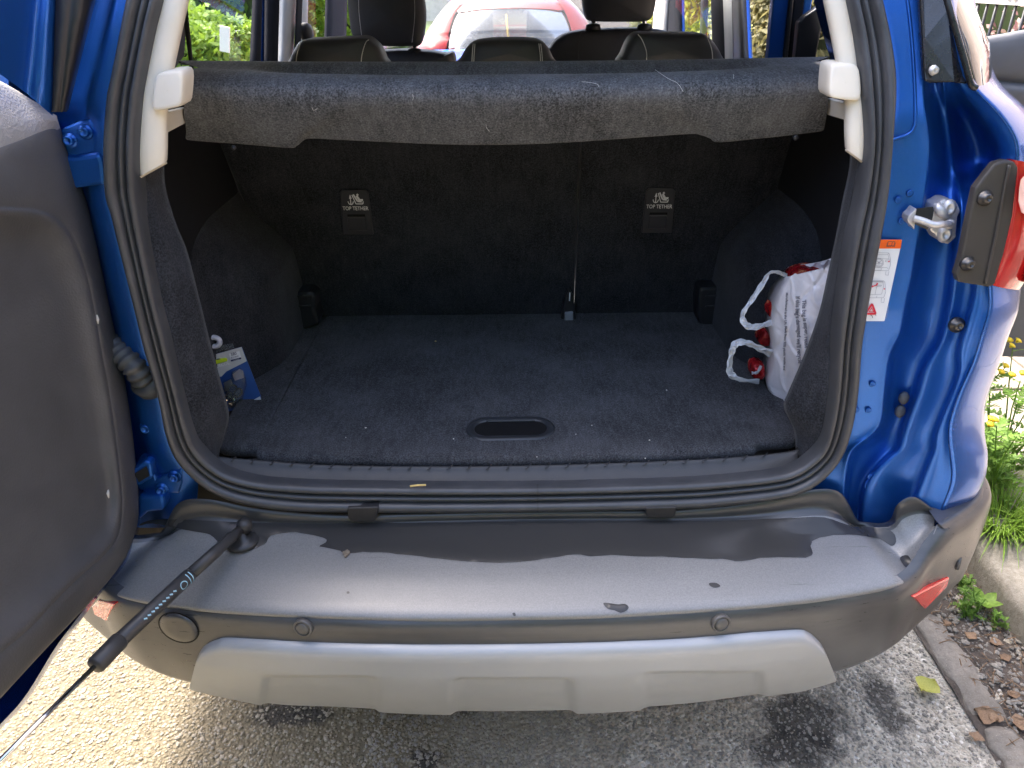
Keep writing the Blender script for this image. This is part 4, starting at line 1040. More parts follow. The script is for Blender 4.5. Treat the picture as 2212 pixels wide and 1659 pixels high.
# flat end tabs that hook into the cream brackets
HAIR = plain('pale_hair', (0.75, 0.73, 0.7), 0.6)
def hair(pts, r=0.00022):
    P = [U(x, y, y=1.285 if y > 240 else 1.272 if y > 160 else 1.30) + Vector((0, -0.012, 0.003)) for x, y in pts]
    return tube('lint_hair', crv(P, 16), r, HAIR, shelf, k=5)
hair([(1255, 179), (1270, 180), (1288, 184), (1292, 190)]); hair([(1412, 153), (1440, 172), (1460, 182), (1472, 200)]); hair([(1050, 270), (1052, 278), (1058, 285)])
hair([(893, 206), (895, 212), (893, 218)]); hair([(678, 234), (682, 240), (690, 236)]); hair([(1580, 163), (1580, 172)])
for x, y, r in ((505, 318, 0.004), (1718, 296, 0.005)):
    lathe('shelf_stud', [(r, 0), (r, 0.003), (r * 0.6, 0.005), (0, 0.005)], U(x, y, y=1.27), (0, -1, -0.3), BLACKP, shelf, k=12)
# interior sides above the shelf line, lining under the windows
# ---------------------------------------------------------------- left jamb behind the open boot door
Lj = [(-120, 228), (0, 200), (83, 172), (167, 148), (215, 132), (260, 118), (300, 110), (350, 116), (420, 130), (550, 160), (700, 190), (850, 218), (1000, 240), (1100, 262), (1140, 270)]
SOl = [(y, x) for x, y in SO[:16]]
def sol_at(py): return float(np.interp(py, [a for a, _ in SOl], [b for _, b in SOl])) if py < 1026 else 417 - (py - 1026) * 0.1
cols = []
for py in pys:
    s0 = sol_at(py); l0 = ip(Lj, py); w = l0 - s0
    hol = sstep(215, 260, py)
    r = [U(s0 + 14, py, y=yoo(0.03)), U(s0 - 1, py, y=yoo(0.022)), U(s0 + w * 0.22, py, y=yoo(0.020)), U(s0 + w * 0.40, py, y=yoo(0.016 + 0.012 * hol)), U(s0 + w * 0.46, py, y=yoo(0.022 + 0.02 * hol)), U(s0 + w * 0.52, py, y=yoo(0.034 + 0.03 * hol)), U(s0 + w * 0.75, py, y=yoo(0.044 + 0.035 * hol)), U(s0 + w * 0.9, py, y=yoo(0.05 + 0.03 * hol)), U(s0 + w, py, y=yoo(0.065 + 0.03 * hol))]
    e = r[-1]; r += [Vector((-0.83 - CARX, e.y + 0.03, e.z)), Vector((-0.875, e.y + 0.14, e.z)), Vector((-0.88, 1.6, e.z)), Vector((-0.88, 2.0, e.z))]
    cols.append(r)
jambL = grid('rear_jamb_panel', cols, BLUE_IN, car, sub=1)
def jl(px, py, d): return U(px, py, y=yoo(d))
def bolt(px, py, d, r, parent, ax=(0.15, -1, 0.15)):
    return lathe('hinge_bolt', [(r * 1.45, -0.006), (r * 1.45, 0.0015), (r * 1.3, 0.003), (r, 0.003), (r * 0.98, 0.009), (r * 0.85, 0.0115), (r * 0.5, 0.0115), (r * 0.45, 0.009), (0, 0.009)], jl(px, py, d), ax, BLUE_IN, parent, k=18)
hg = prism('hinge', [jl(x, y, 0.022) for x, y in ((128, 282), (140, 274), (173, 260), (192, 255), (201, 266), (207, 290), (212, 318), (214, 330), (196, 332), (160, 340), (130, 330))], (0, 0.03, 0), BLUE_IN, car, bevel=0.004)
bolt(185, 285, 0.021, 0.0075, hg); bolt(152, 304, 0.021, 0.0075, hg)
prism('hinge_leaf', [jl(x, y, 0.015) for x, y in ((130, 336), (160, 340), (214, 331), (222, 350), (228, 400), (140, 412))], (0, 0.03, 0.004), BLUE_IN, hg, bevel=0.006)
hg2 = prism('hinge', [jl(x, y, 0.02) for x, y in ((292, 1000), (312, 992), (328, 1000), (338, 1034), (394, 1010), (396, 1040), (388, 1066), (310, 1070), (296, 1052))], (0, 0.03, 0), BLUE_IN, car, bevel=0.004)
prism('hinge_knuckle', [jl(x, y, -0.012) for x, y in ((284, 1018), (312, 996), (326, 1002), (330, 1032), (304, 1048), (288, 1052))], (0, 0.02, 0), BLUE_IN, hg2, bevel=0.004)
prism('hinge_slot', [jl(x, y, -0.014) for x, y in ((290, 1024), (316, 1008), (322, 1028), (300, 1042))], (0, 0.002, 0), GAP, hg2)
for x, y in ((378, 1029), (350, 1056)): bolt(x, y, 0.019, 0.0085, hg2)
for x, y in ((317, 923), (350, 914)): bolt(x, y, 0.035, 0.0085, jambL)
prism('jamb_ledge', [jl(x, y, 0.0) for x, y in ((296, 1072), (352, 1072), (356, 1088), (354, 1104), (318, 1108), (298, 1126))], (0, 0.04, 0), BLUE_IN, jambL, bevel=0.006)
# corrugated cable sleeve
cp = crv([U(236, 742, y=1.13), U(262, 762, y=1.115), U(288, 790, y=1.10), U(312, 820, y=1.105), U(338, 838, y=1.12)], 66)
rad = [0.0185 + (0.0028 if (i // 3) % 2 else -0.0012) for i in range(66)]
CABLE = plain('grey_cable_sleeve', (0.075, 0.076, 0.08), 0.5, var=0.2, vscale=60)
sleeve = tube('cable_sleeve', cp, rad, CABLE, car, k=18)
lathe('sleeve_boot', [(0.026, -0.02), (0.027, 0.0), (0.023, 0.008), (0.019, 0.01)], cp[-8], cp[-1] - cp[-9], CABLE, sleeve)

# ---------------------------------------------------------------- the boot door, standing open to the left
DOUT = [(-160, 372), (-60, 332), (40, 292), (122, 260), (140, 293), (163, 353), (187, 423), (210, 520), (232, 625), (255, 735), (274, 830), (289, 930), (298, 1020), (302, 1080), (298, 1140), (267, 1216), (200, 1300), (100, 1406), (0, 1516), (-160, 1690)]
DGRV = [(-160, 450), (-60, 448), (20, 448), (80, 453), (120, 470), (150, 500), (172, 545), (192, 610), (206, 680), (222, 770), (236, 845), (249, 935), (258, 1010), (264, 1075), (259, 1145), (233, 1192), (150, 1268), (67, 1356), (-20, 1430), (-160, 1570)]
DINN = [(-160, 520), (-60, 515), (0, 515), (50, 520), (80, 535), (105, 570), (125, 620), (145, 690), (160, 750), (175, 820), (190, 880), (203, 950), (215, 1010), (222, 1060), (215, 1110), (185, 1150), (100, 1215), (10, 1290), (-60, 1350), (-160, 1470)]
ND = 110
def dl(lst, X, off=(0, 0)): return crv([U(x + off[0], y + off[1], x=X) for x, y in lst], ND)
def dmix(a, b, t): return [(x0 + (x1 - x0) * t, y0 + (y1 - y0) * t) for (x0, y0), (x1, y1) in zip(a, b)]
core = [(-220, 600 + (y - 372) * 0.3) for x, y in DOUT]
DTOP = [(-160, 60), (-60, 110), (0, 156), (66, 204), (122, 259)]
rows = [[p + Vector((-0.05, 0.004, 0)) for p in dl(DOUT, -0.672)], dl(DOUT, -0.668), dl(dmix(DOUT, DGRV, 0.06), -0.662), dl(dmix(DOUT, DGRV, 0.5), -0.655), dl(dmix(DOUT, DGRV, 0.95), -0.652), dl(DGRV, -0.657), dl(dmix(DGRV, DINN, 0.06), -0.651), dl(dmix(DGRV, DINN, 0.25), -0.654), dl(dmix(DGRV, DINN, 0.6), -0.664), dl(DINN, -0.672), dl(dmix(DINN, core, 0.4), -0.676), dl(dmix(DINN, core, 0.7), -0.678), dl(core, -0.68)]
door = empty('boot_door', (-0.70, 1.04, 0.6)); door.parent = car; door.matrix_parent_inverse = car.matrix_world.inverted()
trim = grid('door_trim', rows, TRIM, door, sub=1)
# sloping window ledge on top of the trim
le = [(-160, 374), (-60, 334), (40, 294), (90, 273), (124, 259)]; lt = [(-160, 80), (-60, 122), (0, 158), (66, 204), (126, 256)]
a = crv([U(x, y, x=-0.664) for x, y in le], 30); b_ = crv([U(x, y, x=-0.70) for x, y in lt], 30)
LEDGE = grain('skylit_grained_ledge', (0.25, 0.24, 0.23), 0.55, 300, 0.6, 0.0012, 0.4, 0.12)  # paler than the other trim: skylight on the ledge put into its colour
grid('trim_ledge', [[p + Vector((0.001, 0, -0.012)) for p in a], [p + Vector((0, 0, 0.0)) for p in a], [p.lerp(q, 0.12) + Vector((0, 0, 0.006)) for p, q in zip(a, b_)], [p.lerp(q, 0.55) + Vector((0, 0, 0.006)) for p, q in zip(a, b_)], [p.lerp(q, 0.95) + Vector((0, 0, 0.002)) for p, q in zip(a, b_)], [q + Vector((-0.02, 0, -0.02)) for q in b_]], LEDGE, trim, sub=1)
# painted steel rim of the door beyond its trim
sh_ = [(126, 262), (143, 293), (166, 353), (190, 423), (213, 520), (236, 625), (259, 735), (278, 830), (293, 930), (303, 1020), (308, 1084), (302, 1150), (286, 1208), (233, 1268), (183, 1335), (133, 1402), (67, 1508), (0, 1582), (-160, 1760)]
s1 = crv([U(x, y, x=-0.70) for x, y in sh_], ND); s0 = crv([U(x - 14, y - 2, x=-0.685) for x, y in sh_], ND)
grid('door_shell', [s0, s1, [p + Vector((-0.012, 0.012, -0.006)) for p in s1], [p + Vector((-0.08, 0.01, -0.004)) for p in s1], [Vector((-0.81, p.y * 0.96 - 0.04, p.z * 0.97 + 0.03)) for p in s1], [Vector((-0.83, p.y * 0.5 + 0.18, 0.95 + (p.z - 0.95) * 0.5)) for p in s1]], BLUE, door, sub=1)
# window frame of the door: folded steel, with the black glass rim beyond
fc = [(-80, -110, -0.30), (-20, -60, -0.20), (56, 34, -0.10), (66, 42, -0.09), (72, 50, -0.075), (88, 68, -0.066), (100, 82, -0.072), (112, 98, -0.055), (122, 114, -0.04)]
rows = []
for f in (0, 0.2, 0.4, 0.6, 0.8, 1.0):
    r = []
    for x0, x1, d in fc:
        pb = ip([(-160, 80), (-60, 122), (0, 158), (66, 204), (126, 256)], x0 + (x1 - x0) * 0.8) + 3
        py = -160 + (pb + 160) * f; r.append(U(x0 + (x1 - x0) * py / 240, py, y=yoo(d)))
    rows.append(r)
wf = grid('window_frame', rows, BLUE_IN, door)
bc = [(116, 108, -0.03), (122, 114, -0.05), (150, 126, -0.045), (158, 131, -0.036), (162, 133, -0.04), (196, 141, -0.015), (207, 147, 0.02)]
rows = []
for py in (-160, -60, 40, 120, 190, 236, 242):
    t = py / 240; k = 1 if py < 240 else 0.98
    rows.append([U((x0 + (x1 - x0) * t) * k, py, y=yoo(d)) for x0, x1, d in bc])
grid('glass_rim', rows, BLACKP, door)
# scuffs on the trim
SCUF = plain('pale_scuff', (0.55, 0.53, 0.48), 0.7)
for pts in (((209, 680), (211, 690), (212, 700)), ((234, 1058), (233, 1066), (235, 1076))):
    P = [U(x, y, x=-0.6535) for x, y in pts]
    tube('scuff_mark', P, [0.001, 0.0024, 0.0008], SCUF, trim, k=6)

# ---------------------------------------------------------------- gas strut of the boot door
def st(px, py, z=0.658): return U(px, py, z=z)
s_a, s_b, s_c, s_d, s_e = st(528, 1136, 0.652), st(412, 1240), st(258, 1384), st(204, 1440), st(-90, 1733)
strut = tube('gas_strut', [s_b.lerp(s_c, k) for k in (0, 0.02, 0.98, 1.0)], [0.0105, 0.0118, 0.0118, 0.0105], grain('strut_black', (0.035, 0.034, 0.034), 0.38, 900, 0.05), car, k=20)
SBL = strut.data.materials[0]
tube('strut_sleeve', [s_a.lerp(s_b, 0.1), s_a.lerp(s_b, 0.22), s_a.lerp(s_b, 0.24), s_a.lerp(s_b, 0.5), s_a.lerp(s_b, 0.55), s_b], [0.008, 0.0085, 0.0098, 0.0098, 0.0105, 0.0102], SBL, strut, k=18)
tube('strut_collar', [s_c.lerp(s_d, -0.05), s_c.lerp(s_d, 0.0), s_c.lerp(s_d, 0.93), s_d], [0.0122, 0.0136, 0.0136, 0.0118], SBL, strut, k=20)
tube('strut_rod', [s_c.lerp(s_d, 0.9), s_e], 0.0036, CHROME, strut, k=12)
dk = onDeck(530, 1160)
lathe('ball_socket', [(0.012, -0.01), (0.014, 0.0), (0.012, 0.01), (0.005, 0.014), (0, 0.014)], s_a, (0.2, -0.3, 1), SBL, strut, k=18)
lathe('ball_stud_base', [(0.030, -0.002), (0.029, 0.003), (0.022, 0.007), (0.011, 0.009), (0.008, 0.025), (0, 0.026)], onTop(524, 1168), (0, 0, 1), SBL, strut, k=24)
LBLU = plain('pale_blue_print', (0.28, 0.48, 0.58), 0.6)
ax = (s_c - s_b).normalized(); up_ = (Vector((0, 0, CAM_H)) - s_b); up_ = (up_ - ax * up_.dot(ax)).normalized(); sd = ax.cross(up_)
def cyl(u, v, r=0.0121):
    an = v / r - 0.35
    return s_b + ax * u + (up_ * math.cos(an) + sd * math.sin(an)) * r
for k, u0 in enumerate((0.006, 0.012)):
    mesh('print_band', [cyl(u0 + du, v) for v in np.linspace(-0.012, 0.010, 12) for du in (0, 0.0016)], [(2 * i, 2 * i + 1, 2 * i + 3, 2 * i + 2) for i in range(11)], LBLU, strut)
mesh('print_ring', [cyl(0.026 + r * math.cos(t), -0.002 + r * math.sin(t)) for t in np.linspace(0, 2 * math.pi, 20) for r in (0.0055, 0.007)], [(2 * i, 2 * i + 1, 2 * i + 3, 2 * i + 2) for i in range(19)], LBLU, strut)
for i in range(9):
    u0 = 0.042 + i * 0.0075
    mesh('print_stroke', [cyl(u0, -0.001), cyl(u0 + 0.0045, 0.002), cyl(u0 + 0.0035, 0.004), cyl(u0 - 0.001, 0.0015)], [(0, 1, 2, 3)], LBLU, strut, smooth=False)
# the rest of the boot door, towards its free edge: outer skin, trim and window
box('door_skin', (-0.775, 0.40, 1.03), (0.09, 1.08, 0.60), BLUE, door, bevel=0.035, bseg=4, smooth=True)
box('trim_body', (-0.705, 0.34, 0.99), (0.044, 0.90, 0.56), TRIM, door, bevel=0.015, bseg=3, smooth=True)
box('frame_post', (-0.735, -0.08, 1.47), (0.06, 0.10, 0.34), BLUE_IN, door, bevel=0.015, bseg=3, smooth=True)
box('frame_rail', (-0.735, 0.42, 1.625), (0.06, 1.10, 0.06), BLUE_IN, door, bevel=0.015, bseg=3, smooth=True)
box('door_window', (-0.745, 0.40, 1.46), (0.008, 0.90, 0.30), GLOSSB, door, bevel=0.002)
# ---------------------------------------------------------------- cabin beyond the parcel shelf
def cushion(name, px, y, depth, mat, parent, bulge=0.02, n=48, sub=1):
    P = crv([U(x, yy, y=y) for x, yy in px], n, closed=True); c = sum(P, Vector()) / n
    rows = []
    for k, dy in ((0.02, -bulge), (0.5, -bulge * 0.85), (0.82, -bulge * 0.5), (0.96, -bulge * 0.1), (1.0, 0.012), (1.0, depth * 0.5), (0.96, depth * 0.9), (0.7, depth), (0.02, depth)):
        rows.append([c + (p - c) * k + Vector((0, dy, 0)) for p in P])
    return grid(name, rows, mat, parent, cu=True, sub=sub)
def seam(px, y, parent, r=0.0009, mat=None):
    return tube('stitching', crv([U(x, yy, y=y) for x, yy in px], 24), r, mat or STITCH, parent, k=6)
h1 = cushion('rear_headrest', [(619, 150), (622, 128), (634, 104), (648, 88), (690, 84), (740, 82), (786, 81), (806, 92), (820, 108), (829, 130), (832, 150), (720, 156)], 1.63, 0.10, LEATHER, seatL)
seam([(639, 150), (641, 120), (650, 92), (660, 86)], 1.612, h1); seam([(779, 150), (782, 118), (790, 92), (797, 86)], 1.612, h1)
h2 = cushion('rear_headrest', [(984, 150), (994, 126), (1006, 106), (1024, 91), (1063, 85), (1104, 84), (1149, 85), (1172, 91), (1186, 106), (1196, 126), (1204, 150), (1100, 156)], 1.63, 0.10, LEATHER, seatL)
for x in (1021, 1025): seam([(x - 2, 150), (x - 1, 120), (x + 1, 94)], 1.611, h2)
for x in (1167, 1171): seam([(x + 1, 150), (x, 120), (x - 3, 94)], 1.611, h2)
h3 = cushion('rear_headrest', [(1338, 150), (1346, 120), (1358, 92), (1374, 74), (1395, 71), (1450, 72), (1515, 73), (1534, 80), (1550, 98), (1562, 120), (1568, 150), (1450, 156)], 1.63, 0.10, LEATHER, seatR)
seam([(1394, 150), (1397, 116), (1388, 88), (1378, 74)], 1.610, h3); seam([(1540, 150), (1538, 110), (1528, 80)], 1.611, h3)
# front seats
fs1 = cushion('front_seat', [(690, 135), (720, 118), (800, 112), (880, 108), (960, 116), (985, 135), (990, 330), (680, 330)], 2.70, 0.14, LEATHER, car, 0.03)
f1 = cushion('front_headrest', [(757, -60), (748, -20), (752, 40), (760, 80), (785, 94), (830, 101), (885, 101), (908, 97), (917, 60), (918, 20), (908, -30), (890, -60)], 2.66, 0.11, LEATHER, fs1, 0.025)
seam([(776, -40), (775, 20), (782, 84)], 2.632, f1); seam([(893, -40), (896, 30), (890, 92)], 2.632, f1)
tube('headrest_post', [U(896, 92, y=2.72), U(896, 125, y=2.72)], 0.007, CHROME, fs1, k=12); tube('headrest_post', [U(786, 92, y=2.72), U(786, 125, y=2.72)], 0.007, CHROME, fs1, k=12)
lathe('post_sleeve', [(0.024, 0), (0.022, 0.014), (0.011, 0.018)], U(896, 116, y=2.72), (0, 0, 1), BLACKP, fs1, k=16)
fs2 = cushion('front_seat', [(1180, 130), (1188, 102), (1206, 82), (1237, 69), (1297, 63), (1375, 61), (1433, 65), (1458, 76), (1475, 100), (1482, 130), (1490, 330), (1172, 330)], 2.70, 0.14, LEATHER, car, 0.03)
seam([(1248, 140), (1250, 100), (1254, 68)], 2.672, fs2, 0.0012, BLACKP)
f2 = cushion('front_headrest', [(1264, -60), (1258, -20), (1261, 20), (1268, 42), (1285, 47), (1340, 48), (1394, 47), (1410, 38), (1418, 10), (1420, -25), (1412, -60)], 2.66, 0.11, LEATHER, fs2, 0.025)
for x in (1281, 1392):
    tube('headrest_post', [U(x, 35, y=2.72), U(x, 72, y=2.72)], 0.008, CHROME, fs2, k=12)
    lathe('post_sleeve', [(0.026, -0.004), (0.024, 0.012), (0.012, 0.016)], U(x, 62, y=2.72), (0, 0, 1), BLACKP, fs2, k=16)
# pillars and their linings, given by the lines they follow (left and right edge at two heights)
def post(name, top, bot, mat, x=None, y=None, th=0.02, py=(-140, 150), parent=car):
    kw = dict(x=x) if x is not None else dict(y=y)
    rows = []
    for k in range(9):
        t = k / 8; p = py[0] + (py[1] - py[0]) * t
        a = top[0] + (bot[0] - top[0]) * t; b2 = top[1] + (bot[1] - top[1]) * t
        A, B2 = U(a, p, **kw), U(b2, p, **kw)
        dv = Vector((math.copysign(th, x), 0, 0)) if x is not None else Vector((0, th, 0))
        m_ = A.lerp(B2, 0.5) - dv * 0.15
        rows.append([A + dv, A + dv * 0.2, A.lerp(B2, 0.2), m_, A.lerp(B2, 0.8), B2 + dv * 0.2, B2 + dv])
    low = [Vector((p.x, p.y, 0.85)) for p in rows[-1]]; rows.append(low)
    return grid(name, rows, mat, parent, cu=True)
DARKT = plain('dark_pillar_lining', (0.014, 0.015, 0.019), 0.8, spec=0.08, var=0.1)
PALET = plain('pale_pillar_lining', (0.42, 0.43, 0.42), 0.5, var=0.04)
post('door_pillar', (564, 572), (552, 566), DARKT, x=-0.80)
post('door_pillar', (571, 586), (565, 584), BLUE, x=-0.82)
post('door_pillar', (586, 624), (583, 613), DARKT, x=-0.79)
post('pillar_lining', (620, 652), (613, 634), PALET, x=-0.745)
post('seat_belt', (648, 660), (636, 648), DARKT, x=-0.73, th=0.004)
post('pillar_lining', (655, 672), (648, 664), PALET, x=-0.76)
lathe('belt_anchor', [(0.03, 0), (0.034, 0.006), (0.03, 0.02), (0.012, 0.026), (0, 0.027)], U(657, 70, x=-0.735), (1, -0.4, 0), BLACKP, car, k=18)
post('front_pillar', (716, 756), (708, 748), DARKT, x=-0.80)
post('rear_belt', (388, 400), (410, 418), BLACKP, y=1.62, th=0.003, py=(-20, 150))
prism('quarter_lining', [U(x, y, x=-0.70) for x, y in ((398, 20), (402, 60), (398, 120), (376, 150), (372, 130), (386, 60))], (-0.05, 0, 0), BLACKP, car)
post('front_pillar', (1418, 1446), (1404, 1426), CREAM, x=0.72)
post('front_pillar', (1432, 1456), (1434, 1466), DARKT, x=0.74)
post('front_pillar', (1456, 1466), (1462, 1472), BLUE, x=0.78)
post('window_divider', (1516, 1524), (1508, 1515), BLACKP, x=0.80, th=0.02)
post('door_pillar', (1528, 1552), (1538, 1562), DARKT, x=0.74)
post('pillar_lining', (1550, 1572), (1560, 1578), PALET, x=0.75)
post('door_pillar', (1571, 1594), (1577, 1604), BLACKP, x=0.76)
post('door_pillar', (1590, 1600), (1603, 1614), BLUE, x=0.79)
# right rear door, swung open: painted frame and black trim seen through the quarter window and past the body
rd = empty('side_door', (0.95, 2.3, 0.5)); rd.parent = car; rd.matrix_parent_inverse = car.matrix_world.inverted()
def strip(name, pts, mat, y, th=0.03, x=None):
    return prism(name, [U(a, b, y=y) for a, b in pts], (0, th, 0), mat, rd, bevel=0.004)
strip('door_frame', [(1676, -60), (1712, -60), (1690, 150), (1657, 150)], BLUE_IN, 2.10)
strip('frame_gasket', [(1712, -60), (1722, -60), (1700, 150), (1690, 150)], BLACKP, 2.09)
strip('frame_inner', [(1722, -60), (1745, -60), (1722, 150), (1700, 150)], DARKT, 2.11)
strip('door_frame', [(1745, -60), (1765, -60), (1732, 150), (1718, 150)], BLUE_IN, 2.12)
strip('door_trim', [(1726, 48), (1740, 34), (1784, 4), (1776, 60), (1758, 150), (1716, 150)], BLACKP, 2.06)
# inner trim panel of that door, standing out to the right of the car
pts_t = [(2080, 92), (2131, 79), (2170, 72), (2212, 64), (2300, 50), (2400, 36)]
pts_m = [(2080, 165), (2131, 172), (2170, 176), (2212, 180), (2300, 186), (2400, 190)]
pts_b = [(2080, 330), (2131, 330), (2170, 330), (2212, 330), (2300, 330), (2400, 330)]
def dy_(i): return 2.12 - 0.01 * i
rows = []
for f, X, off in ((0, 0, 0.03), (0.0, 0, 0.0), (0.05, 0, -0.012), (0.3, 0, -0.02), (0.7, 0, -0.022), (0.96, 0, -0.016), (1.0, 0, 0.006)):
    rows.append([U(a[0] + (b2[0] - a[0]) * f, a[1] + (b2[1] - a[1]) * f, y=dy_(i) + off) for i, (a, b2) in enumerate(zip(pts_t, pts_m))])
for f, off in ((0.03, -0.02), (0.12, -0.03), (0.3, -0.018), (1.0, -0.01)):
    rows.append([U(a[0] + (b2[0] - a[0]) * f, a[1] + (b2[1] - a[1]) * f, y=dy_(i) + off) for i, (a, b2) in enumerate(zip(pts_m, pts_b))])
last = rows[-1]; rows.append([Vector((p.x, p.y + 0.01, 0.42)) for p in last])
grid('door_card', [crv(r, 24) for r in rows], grain('grey_door_trim', (0.11, 0.11, 0.115), 0.5, 500, 0.25), rd, sub=1)
# quarter glass and its black cover on the right D-pillar
cov = [(1985, -120), (1988, 0), (1993, 83), (1996, 150), (1999, 176), (2012, 180), (2060, 178), (2096, 183), (2090, 165), (2052, 20), (2040, -30), (2014, -120)]
C3 = [U(x, y, y=yoo(-0.012 if x < 2030 else -0.03)) for x, y in cov]
cover = prism('pillar_cover', C3, (0, 0.012, 0), GLOSSB, car, bevel=0.003)
lathe('cover_screw', [(0.0075, -0.002), (0.0075, 0.002), (0.006, 0.003), (0.005, 0.006), (0.002, 0.006), (0, 0.004)], U(2017, 152, y=yoo(-0.016)), (0, -1, 0.1), ZINC, cover, k=16)
mesh('screw_well', [U(2016 + 13 * math.cos(t), 153 + 19 * math.sin(t), y=yoo(-0.0155)) for t in np.linspace(0, 2 * math.pi, 20)[:-1]], [tuple(range(19))], GAP, cover, smooth=False)
qg = []
for py, x0, x1 in ((-120, 2022, 2060), (-60, 2036, 2074), (0, 2053, 2090), (50, 2068, 2113), (95, 2082, 2136), (140, 2096, 2134), (165, 2104, 2128), (188, 2112, 2120)):
    a = U(x0, py, y=yoo(-0.034)); b2 = U(x1, py, x=0.80)
    if b2.y < a.y + 0.03: b2.y = a.y + 0.03
    qg.append([a + Vector((0, 0.02, 0)), a, a.lerp(b2, 0.35) + Vector((0.012, -0.012, 0)), a.lerp(b2, 0.7) + Vector((0.012, -0.010, 0)), b2, b2 + Vector((0.01, 0.25, 0)), b2 + Vector((0.01, 0.42, 0))])
QGL = plain('privacy_glass', (0.012, 0.013, 0.015), 0.03, 0.0, 0.8, coat=1.0, var=0.05)
grid('quarter_glass', qg, QGL, car, sub=1)
tube('glass_moulding', crv([U(x, y, y=yoo(-0.04)) for x, y in ((2016, -120), (2046, 0), (2066, 70), (2086, 140), (2098, 182), (2110, 190))], 30), 0.0045, GLOSSB, car, k=8)
# body sides, roof, screen, dashboard, bonnet
def side_panel(name, s, ys, zs, Xf, mat):
    return grid(name, [[Vector((CARX + s * Xf(y, z), y, z)) for y in ys] for z in zs], mat, car, sub=1)
Xs = lambda y, z: 0.885 - 0.02 * ((z - 0.75) / 0.4) ** 2 - (0.10 if y > 4.5 else 0) - 0.06 * sstep(4.0, 4.9, y)
side_panel('body_side', -1, (1.9, 2.2, 2.6, 3.0, 3.4, 3.8, 4.2, 4.6, 4.85), (0.30, 0.36, 0.6, 0.8, 1.0, 1.16, 1.20), Xs, BLUE)
side_panel('body_side', 1, (2.95, 3.2, 3.6, 4.0, 4.3, 4.6, 4.85), (0.30, 0.36, 0.6, 0.8, 1.0, 1.16, 1.20), Xs, BLUE)
side_panel('door_sill', 1, (1.9, 2.2, 2.6, 3.0), (0.28, 0.33, 0.40, 0.45), lambda y, z: 0.86, BLUE)
rf = []
for y, z, hwid in ((1.20, 1.60, 0.56), (1.26, 1.645, 0.60), (1.6, 1.672, 0.62), (2.2, 1.68, 0.63), (2.8, 1.67, 0.62), (3.2, 1.63, 0.60), (3.3, 1.60, 0.59)):
    rf.append([Vector((CARX + hwid * k, y, z - 0.05 * abs(k) ** 3)) for k in (-1.12, -1, -0.8, -0.4, 0, 0.4, 0.8, 1, 1.12)])
grid('roof', rf, BLUE, car, sub=1, solid=0.03)
tag_rows = [[Vector((CARX + 0.62 * k, y, z)) for k in (-1, -0.5, 0, 0.5, 1)] for y, z in ((3.28, 1.56), (3.7, 1.34), (4.15, 1.08))]
SCRN = glass_mat('windscreen_glass', (0.92, 0.95, 0.94), 0.0, 0.05, 0.6)
grid('windscreen', [[p + Vector((0, 0.03 * (1 - (i - 2) ** 2 / 4), 0)) for i, p in enumerate(r)] for r in tag_rows], SCRN, car, sub=1)
box('dashboard', (CARX, 3.75, 0.86), (1.36, 0.70, 0.24), LEATHER, car, bevel=0.05, bseg=4, smooth=True)
box('bulkhead', (CARX, 4.1, 0.70), (1.5, 0.10, 0.60), BLACKP, car, bevel=0.02)
bo = [[Vector((CARX + 0.78 * k * w, y, z - 0.05 * abs(k) ** 2)) for k in (-1, -0.7, -0.3, 0, 0.3, 0.7, 1)] for y, z, w in ((4.10, 1.05, 0.98), (4.4, 1.03, 0.98), (4.75, 0.97, 0.95), (4.95, 0.86, 0.9), (5.0, 0.6, 0.88), (4.98, 0.3, 0.86))]
grid('bonnet', bo, BLUE, car, sub=1)
box('cabin_floor', (CARX, 3.1, 0.30), (1.66, 2.5, 0.05), BLACKP, car)
for s_ in (-1, 1): box('side_lining', (CARX + s_ * 0.715, 1.66, 1.02), (0.19, 0.72, 0.56), BLACKP, car, bevel=0.02)
box('boot_underside', (CARX, 1.52, 0.50), (1.3, 0.70, 0.05), BLACKP, car)
side_panel('rear_quarter_panel', -1, (1.16, 1.4, 1.7, 1.95), (0.40, 0.6, 0.9, 1.15, 1.22), lambda y, z: 0.84 + 0.04 * sstep(1.16, 1.5, y), BLUE)
mesh('quarter_glass', [(-0.80, 1.30, 1.20), (-0.81, 1.74, 1.20), (-0.70, 1.74, 1.60), (-0.66, 1.30, 1.60), (-0.70, 1.16, 1.45), (-0.78, 1.16, 1.2)], [(0, 1, 2, 3), (0, 3, 4, 5)], QGL, car, smooth=False)
box('rear_bulkhead', (CARX, 1.165, 0.53), (1.70, 0.03, 0.26), BLACKP, car)
box('headlining', (CARX, 2.2, 1.585), (1.14, 2.0, 0.02), PALET, car)
# left side glass and the upper quarter of the left body
LGL = glass_mat('side_glass', (0.92, 0.96, 0.95), 0.0, 0.012, 0.5)
mesh('side_glass', [(-0.80, 1.75, 1.18), (-0.81, 2.36, 1.18), (-0.70, 2.36, 1.58), (-0.70, 1.75, 1.58)], [(0, 1, 2, 3)], LGL, car, smooth=False)
mesh('side_glass', [(-0.83, 2.95, 1.18), (-0.83, 3.5, 1.16), (-0.72, 3.25, 1.58), (-0.74, 2.95, 1.58)], [(0, 1, 2, 3)], LGL, car, smooth=False)
mesh('side_glass', [(0.81, 3.05, 1.18), (0.81, 3.95, 1.12), (0.68, 3.35, 1.58), (0.70, 3.05, 1.58)], [(0, 1, 2, 3)], LGL, car, smooth=False)
